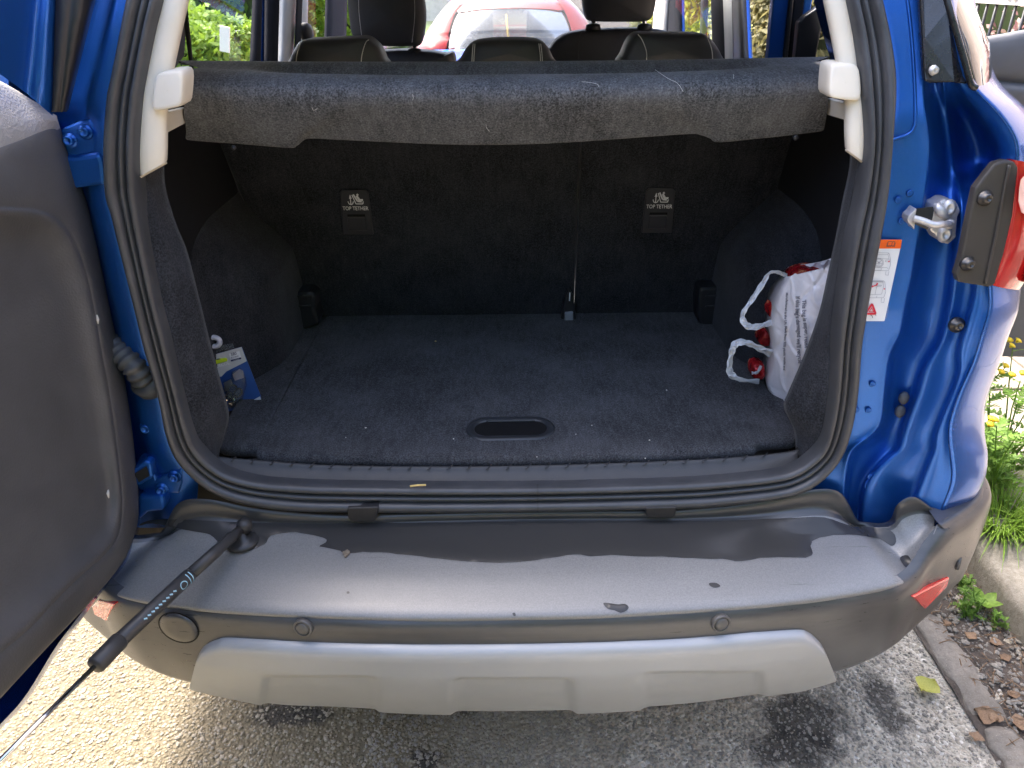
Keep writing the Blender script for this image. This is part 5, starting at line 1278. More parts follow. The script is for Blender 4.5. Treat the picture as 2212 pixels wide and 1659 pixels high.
# wheels
TYRE = plain('tyre_rubber', (0.02, 0.02, 0.02), 0.85, bmp=0.3, bscale=200); ALLOY = plain('alloy', (0.45, 0.45, 0.46), 0.35, 0.9)
for sx_ in (-1, 1):
    for yy in (1.72, 4.2):
        o_ = Vector((CARX + sx_ * 0.70, yy, 0.325))
        wh = lathe('wheel', [(0.20, -0.02), (0.215, 0.0), (0.29, -0.01), (0.322, 0.02), (0.327, 0.10), (0.322, 0.18), (0.29, 0.205), (0.215, 0.20), (0.20, 0.19)], o_ - Vector((sx_ * 0.03, 0, 0)), (sx_, 0, 0), TYRE, car, k=40)
        lathe('rim', [(0.205, 0.02), (0.212, 0.19), (0.195, 0.185), (0.17, 0.16), (0.06, 0.175), (0, 0.178)], o_ - Vector((sx_ * 0.03, 0, 0)), (sx_, 0, 0), ALLOY, wh, k=30)
# ================================================================== things lying in the boot
def plastic_film(name, col, rough=0.35):
    m, nt, b = mat_new(name); v = coords(nt)
    f = noise(nt, v, 40, 6, 0.7)
    nt.links.new(ramp(nt, f, [(0.3, tuple(x * 0.9 for x in col)), (0.7, col)]), b.inputs['Base Color'])
    b.inputs['Roughness'].default_value = rough; b.inputs['Specular IOR Level'].default_value = 0.5
    b.inputs['Subsurface Weight'].default_value = 0.0
    bump(nt, b, noise(nt, v, 22, 3, 0.5, 1.2), 0.35, 0.006); return m
BAGM = plastic_film('white_carrier_bag', (0.86, 0.82, 0.83)); BAGH = plastic_film('bag_handle_film', (0.66, 0.68, 0.71), 0.3)
BINK = plain('bag_grey_print', (0.22, 0.21, 0.235), 0.6)
def ridg(x): return 1 - abs(2 * (x - math.floor(x + 0.5)))
def bagY(px, py):
    s = (px - 1660) / 140; q = (py - 580) / 300
    y = 1.365 - 0.115 * s - 0.030 * math.sin(math.pi * min(max(s * 0.9 + 0.05, 0), 1)) * math.sin(math.pi * min(max(q, 0), 1))
    w = 0.0045 * math.sin(px * 0.07 + py * 0.021 + 1.5 * math.sin(py * 0.013)) + 0.0012 * math.sin(px * 0.17 - py * 0.05 + 2 * math.sin(py * 0.03))
    w += 0.006 * ridg((px * 0.7 + py * 0.42 + 6 * math.sin(py * 0.05)) / 62.0) ** 6 - 0.005 * ridg((px * 0.9 - py * 0.33 + 20 + 5 * math.sin(py * 0.07)) / 41.0) ** 8 + 0.002 * ridg((py - px * 0.5 + 4 * math.sin(px * 0.1)) / 33) ** 10
    return y + w * 0.8
bagL = [(1700, 596), (1684, 626), (1671, 655), (1665, 690), (1663, 720), (1666, 752), (1662, 790), (1654, 824), (1668, 858), (1690, 880)]
bagR = [(1806, 570), (1815, 600), (1815, 640), (1812, 680), (1806, 720), (1800, 760), (1785, 800), (1765, 840), (1740, 868), (1712, 890)]
nb = 84; lb = crv([(x, y, 0) for x, y in bagL], nb); rb = crv([(x, y, 0) for x, y in bagR], nb)
rows = []
for i in range(nb):
    r = []
    for j in range(57):
        q = lb[i].lerp(rb[i], j / 56)
        if i == 0: q = q + Vector((0, 4 * math.sin(j * 0.5) + 6 * math.sin(j / 56 * math.pi), 0))
        e = min(j, 56 - j); k = 0.012 * (1 - min(e / 5, 1)) ** 2
        r.append(U(q.x, q.y, y=bagY(q.x, q.y) + k))
    rows.append(r)
front = rows
backr = [[p + Vector((0.02 + 0.02 * math.sin(math.pi * j / 56), 0.05 + 0.05 * math.sin(math.pi * i / nb), 0.0)) for j, p in enumerate(r)] for i, r in enumerate(rows)]
bag = empty('carrier_bag', front[-1][20], 'crumpled white plastic carrier bag with grey print at the right of the boot', 'bag')
full = [a + b2[::-1] for a, b2 in zip(front, backr)]
grid('bag_body', full, BAGM, bag, cu=True)
def bagtext(nm, s, x0, y0, x1, y1, size, bold=0.0, fit=None):
    L = math.hypot(x1 - x0, y1 - y0); dx, dy = (x1 - x0) / L, (y1 - y0) / L
    def fn(u, v):
        px = x0 + dx * u + dy * v; py = y0 + dy * u - dx * v
        px += 0.8 * math.sin(py * 0.09)
        return U(px, py, y=bagY(px, py) - 0.0028)
    return text_mesh(nm, s, BINK, bag, fn, size=size, bold=bold, sx=fit or 1)
bagtext('bag_print', 'This bag is super, reuse', 1732, 648, 1741, 772, 12.5, 0.35, 0.88)
bagtext('bag_print', "If this bag's damaged we'll recycle", 1718, 640, 1724, 800, 12.5, 0.35, 0.86)
bagtext('bag_small_print', 'Manufactured in the UK. Made from 90% plastic waste and', 1697, 632, 1691, 812, 7.2, 0.22, 0.98)
def ribbon(name, pts, ys, w, mat, parent, twist=0.0):
    P = crv([U(x, y, y=d) for (x, y), d in zip(pts, ys)], 40); rows = []
    for i, p in enumerate(P):
        t = (P[min(i + 1, 39)] - P[max(i - 1, 0)]).normalized(); v = (p - Vector((0, 0, CAM_H))).normalized()
        n = t.cross(v).normalized(); n = (n + v * (0.9 * math.sin(i * 0.26 + twist))).normalized()
        ww = (w[0] + (w[1] - w[0]) * i / 39) * (0.78 + 0.22 * math.sin(i * 0.47 + twist) + 0.12 * math.sin(i * 1.7)); k = 0.0026 * math.sin(i * 1.1) + 0.002 * math.sin(i * 2.3 + 1)
        rows.append([p - n * ww / 2, p - n * ww * 0.2 - v * (0.003 + k), p + n * ww * 0.2 - v * (0.001 - k), p + n * ww / 2])
    return grid(name, rows, mat, parent, solid=0.0003, smooth=False)
ribbon('bag_handle', [(1700, 596), (1680, 588), (1662, 590), (1648, 612), (1624, 648), (1604, 680), (1612, 702), (1634, 706), (1668, 696)], [1.36, 1.35, 1.345, 1.34, 1.33, 1.325, 1.32, 1.33, 1.36], (0.008, 0.020), BAGH, bag)
ribbon('bag_handle', [(1666, 764), (1640, 752), (1612, 740), (1590, 742), (1581, 760), (1576, 790), (1579, 808), (1600, 820), (1640, 824)], [1.35, 1.335, 1.325, 1.32, 1.318, 1.32, 1.322, 1.33, 1.36], (0.020, 0.016), BAGH, bag, 1.2)
# foil crisp packets in and beside the bag
def foil(name, col):
    m, nt, b = mat_new(name); v = coords(nt)
    f = noise(nt, v, 45, 3, 0.5)
    nt.links.new(ramp(nt, f, [(0.3, tuple(x * 0.5 for x in col)), (0.58, col), (0.66, (0.85, 0.32, 0.16)), (0.72, col)]), b.inputs['Base Color'])
    b.inputs['Roughness'].default_value = 0.22; b.inputs['Metallic'].default_value = 0.35
    bump(nt, b, noise(nt, v, 60, 3, 0.5, 1.0), 0.9, 0.008); return m
FOIL = foil('red_foil', (0.34, 0.012, 0.016)); FOILB = foil('bright_red_foil', (0.55, 0.02, 0.025))
def packet(px, y, mat, label, bulge=0.02, depth=0.04):
    o = cushion('crisp_packet', px, y, depth, mat, None, bulge, 36, 1)
    return tag(o, label, 'packet', 'red snack packets in the bag')
packet([(1704, 600), (1722, 586), (1750, 579), (1775, 580), (1784, 592), (1780, 604), (1750, 612), (1722, 612)], 1.345, FOIL, 'dark red foil packet sticking out of the top of the white bag')
packet([(1664, 668), (1672, 660), (1674, 690), (1662, 684)], 1.375, FOILB, 'sliver of orange red packet at the left edge of the bag', 0.004)
packet([(1644, 726), (1656, 714), (1664, 730), (1660, 748), (1640, 742)], 1.385, FOIL, 'dark red packet corner behind the lower bag handle', 0.008)
packet([(1626, 792), (1640, 786), (1652, 790), (1652, 815), (1634, 822), (1624, 812)], 1.372, FOILB, 'red and white packet on the boot floor beside the lower bag handle', 0.012)
ribbon('packet_stripe', [(1624, 806), (1636, 804), (1644, 790)], [1.352, 1.350, 1.352], (0.008, 0.008), BAGH, bag)

# ---------------------------------------------------------------- blister pack with spare bulbs, left
def bp(x, y, d=0.0):
    return U(403.2 + 0.1389 * x, 691.2 + 0.1389 * y, y=1.400 - 0.000022 * y - d)
CBLUE = plain('card_blue', (0.03, 0.09, 0.30), 0.4, var=0.15); CGREY = plain('card_silver', (0.62, 0.61, 0.60), 0.4, var=0.05)
CNAVY = plain('card_navy', (0.012, 0.02, 0.08), 0.5); LIME = plain('card_lime', (0.62, 0.78, 0.03), 0.5); CWHITE = plain('card_white', (0.82, 0.82, 0.82), 0.5, var=0.02)
HOOKM = plain('milky_hook_plastic', (0.66, 0.66, 0.74), 0.35)
BGL = glass_mat('clear_blister', (0.86, 0.9, 0.96), 0.05, 0.10, 1.3)
pack = empty('bulb_pack', bp(700, 1380), 'blue and silver blister pack of car bulbs numbered 380, at left of boot', 'blister pack')
prism('card', [bp(x, y) for x, y in ((190, 606), (855, 420), (1155, 1195), (1160, 1270), (640, 1425), (520, 1440))], (0, 0.0015, 0), CBLUE, pack)
def bq(nm, pts, mat, d): return mesh(nm, [bp(x, y, d) for x, y in pts], [tuple(range(len(pts)))], mat, pack, smooth=False)
bq('silver_panel', [(190, 606), (853, 421), (935, 640), (620, 800), (540, 880), (300, 920)], CGREY, 0.0008)
bq('number_label', [(655, 525), (820, 482), (848, 588), (688, 632)], CWHITE, 0.0014)
bq('number_footer', [(686, 622), (845, 580), (851, 606), (694, 648)], CNAVY, 0.0018)
def bt(x0, y0, ang):
    c, s = math.cos(ang), math.sin(ang)
    return lambda u, v: bp(x0 + u * c + v * s, y0 + u * s - v * c, 0.002)
AN = R(-15.5)
text_mesh('pack_number', '380', CNAVY, pack, bt(690, 562, AN), size=66, bold=0.3, sx=0.95)
text_mesh('pack_type', 'P21/5W', CNAVY, pack, bt(692, 606, AN), size=38, sx=0.98)
text_mesh('pack_rating', '12V 21/5W', CWHITE, pack, bt(718, 640, AN), size=22)
text_mesh('pack_name', 'BLUECOL', CWHITE, pack, bt(395, 770, R(-17)), size=74, bold=1.2, sx=0.92)
prism('car_picture', [bp(x, y, 0.003) for x, y in ((380, 670), (400, 640), (455, 620), (500, 604), (600, 595), (630, 608), (628, 640), (580, 655), (440, 690))], (0, 0.002, 0), LIME, pack)
bq('car_window', [(455, 622), (480, 600), (525, 603), (520, 612)], CNAVY, 0.0036)
def blister(name, pts, d, cxy):
    P = [bp(x, y, 0.001) for x, y in pts]; Q = [bp(x + (cxy[0] - x) * 0.18, y + (cxy[1] - y) * 0.18, d) for x, y in pts]; c = bp(*cxy, d + 0.002)
    n = len(P); F = [(i, (i + 1) % n, n + (i + 1) % n, n + i) for i in range(n)] + [(n + i, n + (i + 1) % n, 2 * n) for i in range(n)]
    return mesh(name, P + Q + [c], F, BGL, pack, bevel=0.0015)
blister('bulb_blister', [(700, 800), (830, 735), (890, 800), (920, 900), (940, 1000), (850, 1300), (700, 1370), (620, 1340), (600, 1180), (560, 950), (690, 900)], 0.016, (760, 1050))
def bulb(x, y, ang):
    c, s = math.cos(ang), math.sin(ang)
    o = bp(x, y, 0.009); t = bp(x + c * 100, y + s * 100, 0.009); ax_ = (t - o).normalized()
    tube('bulb_cap', [o, o + ax_ * 0.006, o + ax_ * 0.018], [0.0055, 0.0065, 0.0065], CHROME, pack, k=14)
    lathe('bulb_glass', [(0.0055, 0.0), (0.0085, 0.008), (0.009, 0.014), (0.006, 0.020), (0, 0.023)], o + ax_ * 0.018, ax_, BGL, pack, k=14)
bulb(700, 1290, R(-58)); bulb(620, 1240, R(-60))
bq('bulb_window', [(710, 850), (820, 760), (880, 790), (890, 900), (750, 945)], plain('card_pale_mauve', (0.45, 0.42, 0.46), 0.5), 0.0012)
bq('bulb_window', [(570, 980), (690, 920), (715, 990), (640, 1100), (590, 1120)], plain('card_pale_grey', (0.5, 0.47, 0.45), 0.5), 0.0012)
prism('clear_header', [bp(x, y, 0.0005) for x, y in ((330, 440), (520, 400), (720, 360), (745, 430), (420, 520))], (0, 0.001, 0), BGL, pack)
tube('pack_hook', crv([bp(x, y, 0.004) for x, y in ((320, 290), (380, 275), (450, 275), (505, 310), (510, 365), (470, 405), (390, 410))], 26), [0.0056] * 26, HOOKM, pack, k=10)
prism('clear_foot', [bp(x, y, 0.003) for x, y in ((940, 1300), (1140, 1190), (1165, 1270), (960, 1330))], (0, 0.0012, 0), plastic_film('clear_foot_film', (0.7, 0.74, 0.8), 0.15), pack)

# ---------------------------------------------------------------- crumbs, stalks and fluff on the boot floor and sill
STRAW = plain('straw', (0.75, 0.55, 0.2), 0.7)
def crumb(px, py, z, r, mat, label, ln=None, ang=0):
    p = U(px, py, z=z)
    if ln:
        d = Vector((math.cos(ang), math.sin(ang), 0)) * ln
        o = tube('straw_piece', [p - d * 0.5, p + Vector((0, 0, 0.001)), p + d * 0.5], r, mat, None, k=6); return tag(o, label, 'straw')
    return lump('crumb', p, r, mat, label, 'crumb', None, (1, 0.8, 0.6), int(px))
crumb(903, 1049, U(903, 1049, y=1.06).z, 0.0018, STRAW, 'short yellow straw lying on the rubber seal at the sill', 0.028, R(6))
crumb(941, 737, FZ + 0.003, 0.0024, STRAW, 'single yellow crumb far back on the boot floor')
CR = plain('pale_crumb', (0.7, 0.66, 0.58), 0.8)
for i, (x, y, lbl) in enumerate(((1244, 938, 'small white crumb right of the floor handle'), (1278, 919, 'pale crumb up and right of the floor handle'), (1403, 951, 'white crumb near the right front of the boot floor'), (1160, 987, 'white crumb at the front edge below the floor handle'),
                               (980, 948, 'pale crumb below left of the floor handle'), (790, 924, 'pale crumb left of the floor handle'), (747, 945, 'pale crumb at the left front of the boot floor'), (1394, 990, 'pale crumb on the front edge right of middle'), (1440, 843, 'pale crumb in the right half of the boot floor'))):
    crumb(x, y, FZ + 0.0035, 0.0010 + 0.0004 * (i % 3), CR, lbl)
# ================================================================== plants and litter by the kerb
def leaf_mat(name, c0, c1, scale=6, trans=0.35):
    m = bpy.data.materials.new(name); m.use_nodes = True; nt = m.node_tree; b = nt.nodes['Principled BSDF']; out = nt.nodes['Material Output']
    v = coords(nt); f = noise(nt, v, scale, 5, 0.7); f2 = noise(nt, v, scale * 12, 2, 0.6)
    mm = nt.nodes.new('ShaderNodeMath'); mm.operation = 'MULTIPLY_ADD'; mm.inputs[1].default_value = 0.5
    nt.links.new(f2, mm.inputs[0]); ml = nt.nodes.new('ShaderNodeMath'); ml.operation = 'MULTIPLY'; ml.inputs[1].default_value = 0.5; nt.links.new(f, ml.inputs[0]); nt.links.new(ml.outputs[0], mm.inputs[2])
    c = ramp(nt, mm.outputs[0], [(0.32, c0), (0.68, c1)])
    nt.links.new(c, b.inputs['Base Color']); b.inputs['Roughness'].default_value = 0.55; b.inputs['Specular IOR Level'].default_value = 0.3
    tr = nt.nodes.new('ShaderNodeBsdfTranslucent'); nt.links.new(c, tr.inputs[0])
    ms = nt.nodes.new('ShaderNodeMixShader'); ms.inputs[0].default_value = trans
    nt.links.new(b.outputs[0], ms.inputs[1]); nt.links.new(tr.outputs[0], ms.inputs[2]); nt.links.new(ms.outputs[0], out.inputs[0])
    return m
GRASS = leaf_mat('grass_green', (0.10, 0.19, 0.02), (0.28, 0.42, 0.06), 9)
WEED = leaf_mat('weed_green', (0.09, 0.19, 0.02), (0.24, 0.38, 0.07), 14)
DRYL = leaf_mat('dry_leaf_brown', (0.13, 0.075, 0.04), (0.33, 0.21, 0.12), 30, 0.15)
YELP = plain('flower_yellow', (0.9, 0.62, 0.02), 0.6)
def blade(V, F, base, d, L, w, droop, n=5):
    i0 = len(V); side = Vector((-d.y, d.x, 0)).normalized() if abs(d.z) < 0.99 else Vector((1, 0, 0))
    for k in range(n + 1):
        t = k / n; p = base + d * (L * t) + Vector((0, 0, -droop * L * t * t)) + Vector((d.x, d.y, 0)) * (droop * 0.5 * L * t * t)
        ww = w * (1 - t) ** 0.7 + 0.0003
        V.append(tuple(p - side * ww / 2)); V.append(tuple(p + side * ww / 2))
    for k in range(n): F.append((i0 + 2 * k, i0 + 2 * k + 1, i0 + 2 * k + 3, i0 + 2 * k + 2))
def tuft(name, c, n, L, spread, label, mat, seed, lean=(0, 0), w=0.004):
    q = random.Random(seed); V, F = [], []
    for i in range(n):
        a = q.uniform(0, 6.283); r = spread * math.sqrt(q.random()); tilt = q.uniform(0.1, 0.9)
        d = Vector((math.cos(a) * tilt + lean[0], math.sin(a) * tilt + lean[1], 1)).normalized()
        blade(V, F, Vector(c) + Vector((r * math.cos(a), r * math.sin(a), 0)), d, L * q.uniform(0.5, 1.15), w * q.uniform(0.6, 1.3), q.uniform(0.1, 0.8))
    return tag(raw_mesh(name, V, F, mat), label, 'grass', 'grass tufts along the kerb')
def toothed(V, F, base, d, L, w, q, up=0.25):
    """a deeply cut leaf: a midrib with pairs of pointed lobes"""
    side = d.cross(Vector((0, 0, 1))).normalized(); n = 6
    for k in range(n):
        t = (k + 0.6) / n; p = base + d * (L * t) + Vector((0, 0, up * L * t * (1 - t) * 1.5 - 0.12 * L * t * t))
        lw = w * math.sin(math.pi * min(t * 0.8 + 0.15, 1)) * q.uniform(0.7, 1.2)
        for s in (-1, 1):
            i0 = len(V); tip = p + side * (s * lw) + d * (L * 0.10) + Vector((0, 0, q.uniform(-0.006, 0.006)))
            V += [tuple(p - d * (L * 0.06)), tuple(p + side * (s * lw * 0.5) - d * (L * 0.02)), tuple(tip), tuple(p + d * (L * 0.085))]
            F.append((i0, i0 + 1, i0 + 2, i0 + 3))
    i0 = len(V); e = base + d * L; V += [tuple(base + side * 0.002), tuple(base - side * 0.002), tuple(e)]; F.append((i0, i0 + 1, i0 + 2))
def weed(name, c, n, L, H, label, seed, flower=0, group='weeds by the kerb', lean=(0, 0)):
    q = random.Random(seed); root = empty(name, c, label, 'weed', group); V, F = [], []; SV, SF = [], []
    ns = max(2, n // 7)
    for s in range(ns):
        a = q.uniform(0, 6.283); top = Vector(c) + Vector((math.cos(a) * H * 0.35 + lean[0], math.sin(a) * H * 0.35 + lean[1], H * q.uniform(0.7, 1.1)))
        stem = [Vector(c).lerp(top, t) + Vector((0.01 * math.sin(t * 5 + s), 0.01 * math.cos(t * 4 + s), 0)) for t in (0, 0.25, 0.5, 0.75, 1)]
        VF = tube_data(stem, [0.003, 0.0027, 0.0024, 0.002, 0.0014], 5); k0 = len(SV); SV += [tuple(v) for v in VF[0]]; SF += [tuple(i + k0 for i in f) for f in VF[1]]
        for k in range(n // ns):
            t = q.uniform(0.05, 1); p = stem[0].lerp(stem[-1], t); b2 = q.uniform(0, 6.283)
            d = Vector((math.cos(b2), math.sin(b2), q.uniform(0.0, 0.7))).normalized()
            toothed(V, F, p, d, L * q.uniform(0.55, 1.1) * (1.1 - 0.5 * t), L * 0.20, q)
        if s < flower:
            for m_ in range(3):
                fc = stem[-1] + Vector((q.uniform(-0.02, 0.02), q.uniform(-0.02, 0.02), q.uniform(0, 0.02)))
                lathe('flower_head', [(0.002, -0.008), (0.005, -0.004), (0.006, 0), (0.011, 0.003), (0.004, 0.006), (0, 0.007)], fc, (q.uniform(-0.4, 0.4), -0.4, 1), YELP, root, k=10)
    raw_mesh('leaves', V, F, WEED, root); raw_mesh('stems', SV, SF, WEED, root)
    return root
tuft('grass_tuft', (1.40, 1.66, 0.09), 420, 0.17, 0.075, 'dense bright grass tuft hanging over the kerb beside the bumper', GRASS, 1, (-0.15, -0.15))
tuft('grass_tuft', (1.50, 1.62, 0.09), 300, 0.15, 0.07, 'second grass tuft behind the kerb at the right edge of the picture', GRASS, 2, (-0.1, -0.1))
tuft('grass_tuft', (1.46, 1.86, 0.09), 260, 0.22, 0.06, 'taller grass clump among the leafy weeds', GRASS, 3, (0, 0))
weed('leafy_weed', (1.44, 1.80, 0.09), 95, 0.115, 0.30, 'tall toothed weed beside the blue rear corner', 5, 1, lean=(-0.02, 0))
weed('leafy_weed', (1.52, 1.90, 0.09), 90, 0.11, 0.36, 'tallest weed with small yellow flowers at the right edge', 8, 3)
weed('leafy_weed', (1.42, 2.08, 0.09), 70, 0.10, 0.34, 'weed close behind the rear corner with faded flower heads', 9, 2)
weed('leafy_weed', (1.50, 1.50, 0.09), 34, 0.10, 0.10, 'low leafy weed on the kerb top at the right edge', 12)
weed('gutter_weed', (1.19, 1.405, 0.004), 40, 0.042, 0.085, 'small feathery weed in the gutter under the red reflector', 21, group='weeds in the gutter')
weed('gutter_weed', (1.225, 1.50, 0.004), 26, 0.038, 0.06, 'weed at the foot of the kerb behind the first gutter weed', 22, group='weeds in the gutter')
weed('gutter_weed', (1.245, 1.36, 0.004), 20, 0.034, 0.035, 'lowest weed in the gutter nearest the kerb face', 23, group='weeds in the gutter')
weed('gutter_weed', (1.20, 1.62, 0.004), 30, 0.038, 0.09, 'weed growing behind the bumper corner at the kerb foot', 24, group='weeds in the gutter')
# round-leaved seedling
sr = empty('seedling', (1.235, 1.42, 0.004), 'seedling with smooth oval leaves in the gutter', 'seedling')
for i in range(5):
    a = i * 1.3 + 0.4; d = Vector((math.cos(a), math.sin(a), 0.5)).normalized(); b2 = Vector((1.235, 1.42, 0.03)); s_ = d.cross(Vector((0, 0, 1))).normalized()
    prof_ = [(0.0, 0.001), (0.15, 0.008), (0.4, 0.014), (0.65, 0.013), (0.88, 0.006), (1, 0.0005)]
    grid('leaf', [[b2 + d * (0.045 * t) - s_ * w, b2 + d * (0.045 * t) - Vector((0, 0, 0.003)), b2 + d * (0.045 * t) + s_ * w] for t, w in prof_], GRASS, sr)
tube('stem', [Vector((1.235, 1.42, 0)), Vector((1.235, 1.42, 0.032))], 0.0015, WEED, sr, k=6)
# fallen leaves, each a curled blade
def fallen(x, y, z, L, ang, mat, label, seed):
    q = random.Random(seed); d = Vector((math.cos(ang), math.sin(ang), 0)); s_ = Vector((-d.y, d.x, 0)); rows = []
    for t, w in ((0, 0.02), (0.12, 0.22), (0.3, 0.42), (0.5, 0.44), (0.7, 0.34), (0.88, 0.15), (1, 0.01)):
        c = Vector((x, y, z)) + d * (L * (t - 0.5)); h = 0.12 * L * math.sin(t * 3 + seed); jag = 1 + 0.25 * math.sin(t * 25 + seed)
        rows.append([c - s_ * (L * w * jag) + Vector((0, 0, abs(h) + 0.10 * L * q.random())), c + Vector((0, 0, 0.01 * L)), c + s_ * (L * w * jag) + Vector((0, 0, abs(h) * 0.6 + 0.10 * L * q.random()))])
    return tag(grid('fallen_leaf', rows, mat), label, 'leaf', 'dead leaves in the gutter')
YLEAF = leaf_mat('yellow_green_leaf', (0.30, 0.32, 0.05), (0.55, 0.50, 0.12), 40, 0.2)
g0 = U(2003, 1482, z=0.02); fallen(g0.x, g0.y, 0.02, 0.055, 0.6, YLEAF, 'crinkled yellow green leaf on the gap between gutter stones', 2)
for i, (px, py, L, an) in enumerate(((2172, 1420, 0.03, 0.4), (2150, 1385, 0.03, 1.3), (2096, 1372, 0.03, 2.2), (2130, 1545, 0.05, 2.5), (2150, 1548, 0.035, 0.5), (2095, 1465, 0.025, 1.0), (2190, 1500, 0.03, 0.1), (2045, 1345, 0.022, 1.7), (2110, 1590, 0.03, 0.9), (2200, 1560, 0.04, 2.9))):
    g = U(px, py, z=0.012); fallen(g.x, g.y, 0.010, L, an, DRYL, ('orange brown leaf by the kerb foot, farthest right', 'brown leaf below the seedling', 'brown leaf below the feathery gutter weed', 'long split dry leaf in the gutter near the bottom', 'dry leaf beside the long split one', 'small brown leaf right of the gutter stones', 'brown leaf on the soil at the right edge', 'small brown leaf right under the bumper corner', 'brown leaf beside the lower gutter stone', 'broad brown leaf in the bottom right corner')[i], i + 5)
# twigs and grit scattered over soil and tarmac
def scatter(name, n, region, size, mat, label, seed, zb=0.0):
    q = random.Random(seed); bm0 = bmesh.new(); bmesh.ops.create_icosphere(bm0, subdivisions=1, radius=1); base = [v.co.copy() for v in bm0.verts]; fb = [tuple(v.index for v in f.verts) for f in bm0.faces]; bm0.free()
    V, F = [], []
    for i in range(n):
        x = q.uniform(region[0], region[1]); y = q.uniform(region[2], region[3]); r = size[0] + (size[1] - size[0]) * q.random() ** 3; a = q.uniform(0, 6.28)
        sx_, sy_, sz_ = r * q.uniform(0.7, 1.3), r * q.uniform(0.6, 1.1), r * q.uniform(0.4, 0.8); k = len(V); c_, s_ = math.cos(a), math.sin(a)
        for v in base:
            X, Y = v.x * sx_ * q.uniform(0.8, 1.2), v.y * sy_ * q.uniform(0.8, 1.2)
            V.append((x + X * c_ - Y * s_, y + X * s_ + Y * c_, zb + r * 0.15 + v.z * sz_))
        F += [tuple(j + k for j in f) for f in fb]
    return tag(raw_mesh(name, V, F, mat), label, None, None, 'stuff')
CH1 = stone_mat('pale_chipping', (0.22, 0.185, 0.135), (0.42, 0.37, 0.28), 300, 0.001); CH2 = stone_mat('grey_chipping', (0.16, 0.142, 0.115), (0.36, 0.325, 0.27), 300, 0.001)
scatter('road_chippings', 9000, (-1.5, 0.05, 0.9, 1.75), (0.0022, 0.0062), CH1, 'pale stone chippings set in the sunlit road', 31)
scatter('road_grit', 9000, (-0.35, 1.04, 0.9, 1.5), (0.0016, 0.006), CH2, 'grey grit on the tarmac behind the car', 32)
scatter('gutter_grit', 2600, (1.09, 1.27, 0.9, 2.2), (0.002, 0.010), CH2, 'dark grit and crumbs of soil in the gutter', 33, 0.006)
q = random.Random(44); V, F = [], []
for i in range(420):
    x, y = q.uniform(1.08, 1.27), q.uniform(0.95, 2.0); a = q.uniform(0, 6.28); L = q.uniform(0.008, 0.045)
    p = Vector((x, y, 0.010 + q.random() * 0.006)); d = Vector((math.cos(a), math.sin(a), q.uniform(-0.1, 0.15)))
    VF = tube_data([p - d * L / 2, p + Vector((0, 0, 0.001)), p + d * L / 2], 0.0009 * q.uniform(0.6, 1.6), 4); k = len(V)
    V += [tuple(v) for v in VF[0]]; F += [tuple(j + k for j in f) for f in VF[1]]
tag(raw_mesh('twig_litter', V, F, DRYL), 'thin brown twigs and plant litter in the gutter', None, None, 'stuff')

# ================================================================== what is seen past and through the car, with some unseen additions
def hedge(name, x0, x1, y0, y1, h, label, mat, n, seed, lump_=0.18, leafsize=0.05, cat='hedge', group=None, trunk=True):
    q = random.Random(seed); root = empty(name, ((x0 + x1) / 2, (y0 + y1) / 2, 0), label, cat, group); V, F = [], []
    cx, cy = (x0 + x1) / 2, (y0 + y1) / 2; rx, ry = (x1 - x0) / 2, (y1 - y0) / 2
    ph = [q.uniform(0, 6.28) for _ in range(6)]
    for i in range(n):
        u = q.uniform(-1, 1); v = q.uniform(-1, 1); fcs = q.random()
        x, y = cx + u * rx, cy + v * ry; z = h * q.random() ** 0.8
        if fcs < 0.38: z = h
        elif fcs < 0.62: x = cx - rx
        elif fcs < 0.78: x = cx + rx
        elif fcs < 0.92: y = cy - ry
        bulge_ = lump_ * (math.sin(x * 3.1 + ph[0]) * 0.4 + math.sin(y * 4.3 + ph[1]) * 0.4 + math.sin(z * 5 + x * 2 + ph[2]) * 0.4 + q.gauss(0, 0.25))
        edge_ = max(abs(u), abs(v)); 
        if z > h * 0.8: z -= h * 0.18 * edge_ ** 4
        nx_, ny_ = (x - cx) / rx, (y - cy) / ry
        x += nx_ * bulge_ * 0.6; y += ny_ * bulge_ * 0.6; z += bulge_ * (z / h) * 0.7
        s = leafsize * q.uniform(0.5, 1.3); a = Vector((q.gauss(0, 1), q.gauss(0, 1), q.gauss(0, 1))).normalized(); b2 = a.orthogonal().normalized(); k = len(V); p = Vector((x, y, max(z, 0.02)))
        V += [tuple(p - a * s), tuple(p - b2 * s * 0.45 + a * s * 0.1), tuple(p + a * s), tuple(p + b2 * s * 0.45 + a * s * 0.1)]
        F.append((k, k + 1, k + 2, k + 3))
    raw_mesh('foliage', V, F, mat, root)
    st_ = MB()
    for i in range(6):
        p = Vector((q.uniform(x0 + 0.2, x1 - 0.2) if rx > 0.25 else cx, q.uniform(y0 + 0.2, y1 - 0.2) if ry > 0.25 else cy, 0))
        st_.add(tube_data([p, p + Vector((q.uniform(-0.1, 0.1), q.uniform(-0.1, 0.1), h * 0.5)), p + Vector((q.uniform(-0.2, 0.2), q.uniform(-0.2, 0.2), h * 0.9))], [0.03, 0.02, 0.008], 6))
    st_.build('stems', DRYL, root)
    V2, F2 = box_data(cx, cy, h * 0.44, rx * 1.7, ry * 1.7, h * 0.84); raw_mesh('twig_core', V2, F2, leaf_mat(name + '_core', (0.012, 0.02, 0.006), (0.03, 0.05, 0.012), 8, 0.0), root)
    return root
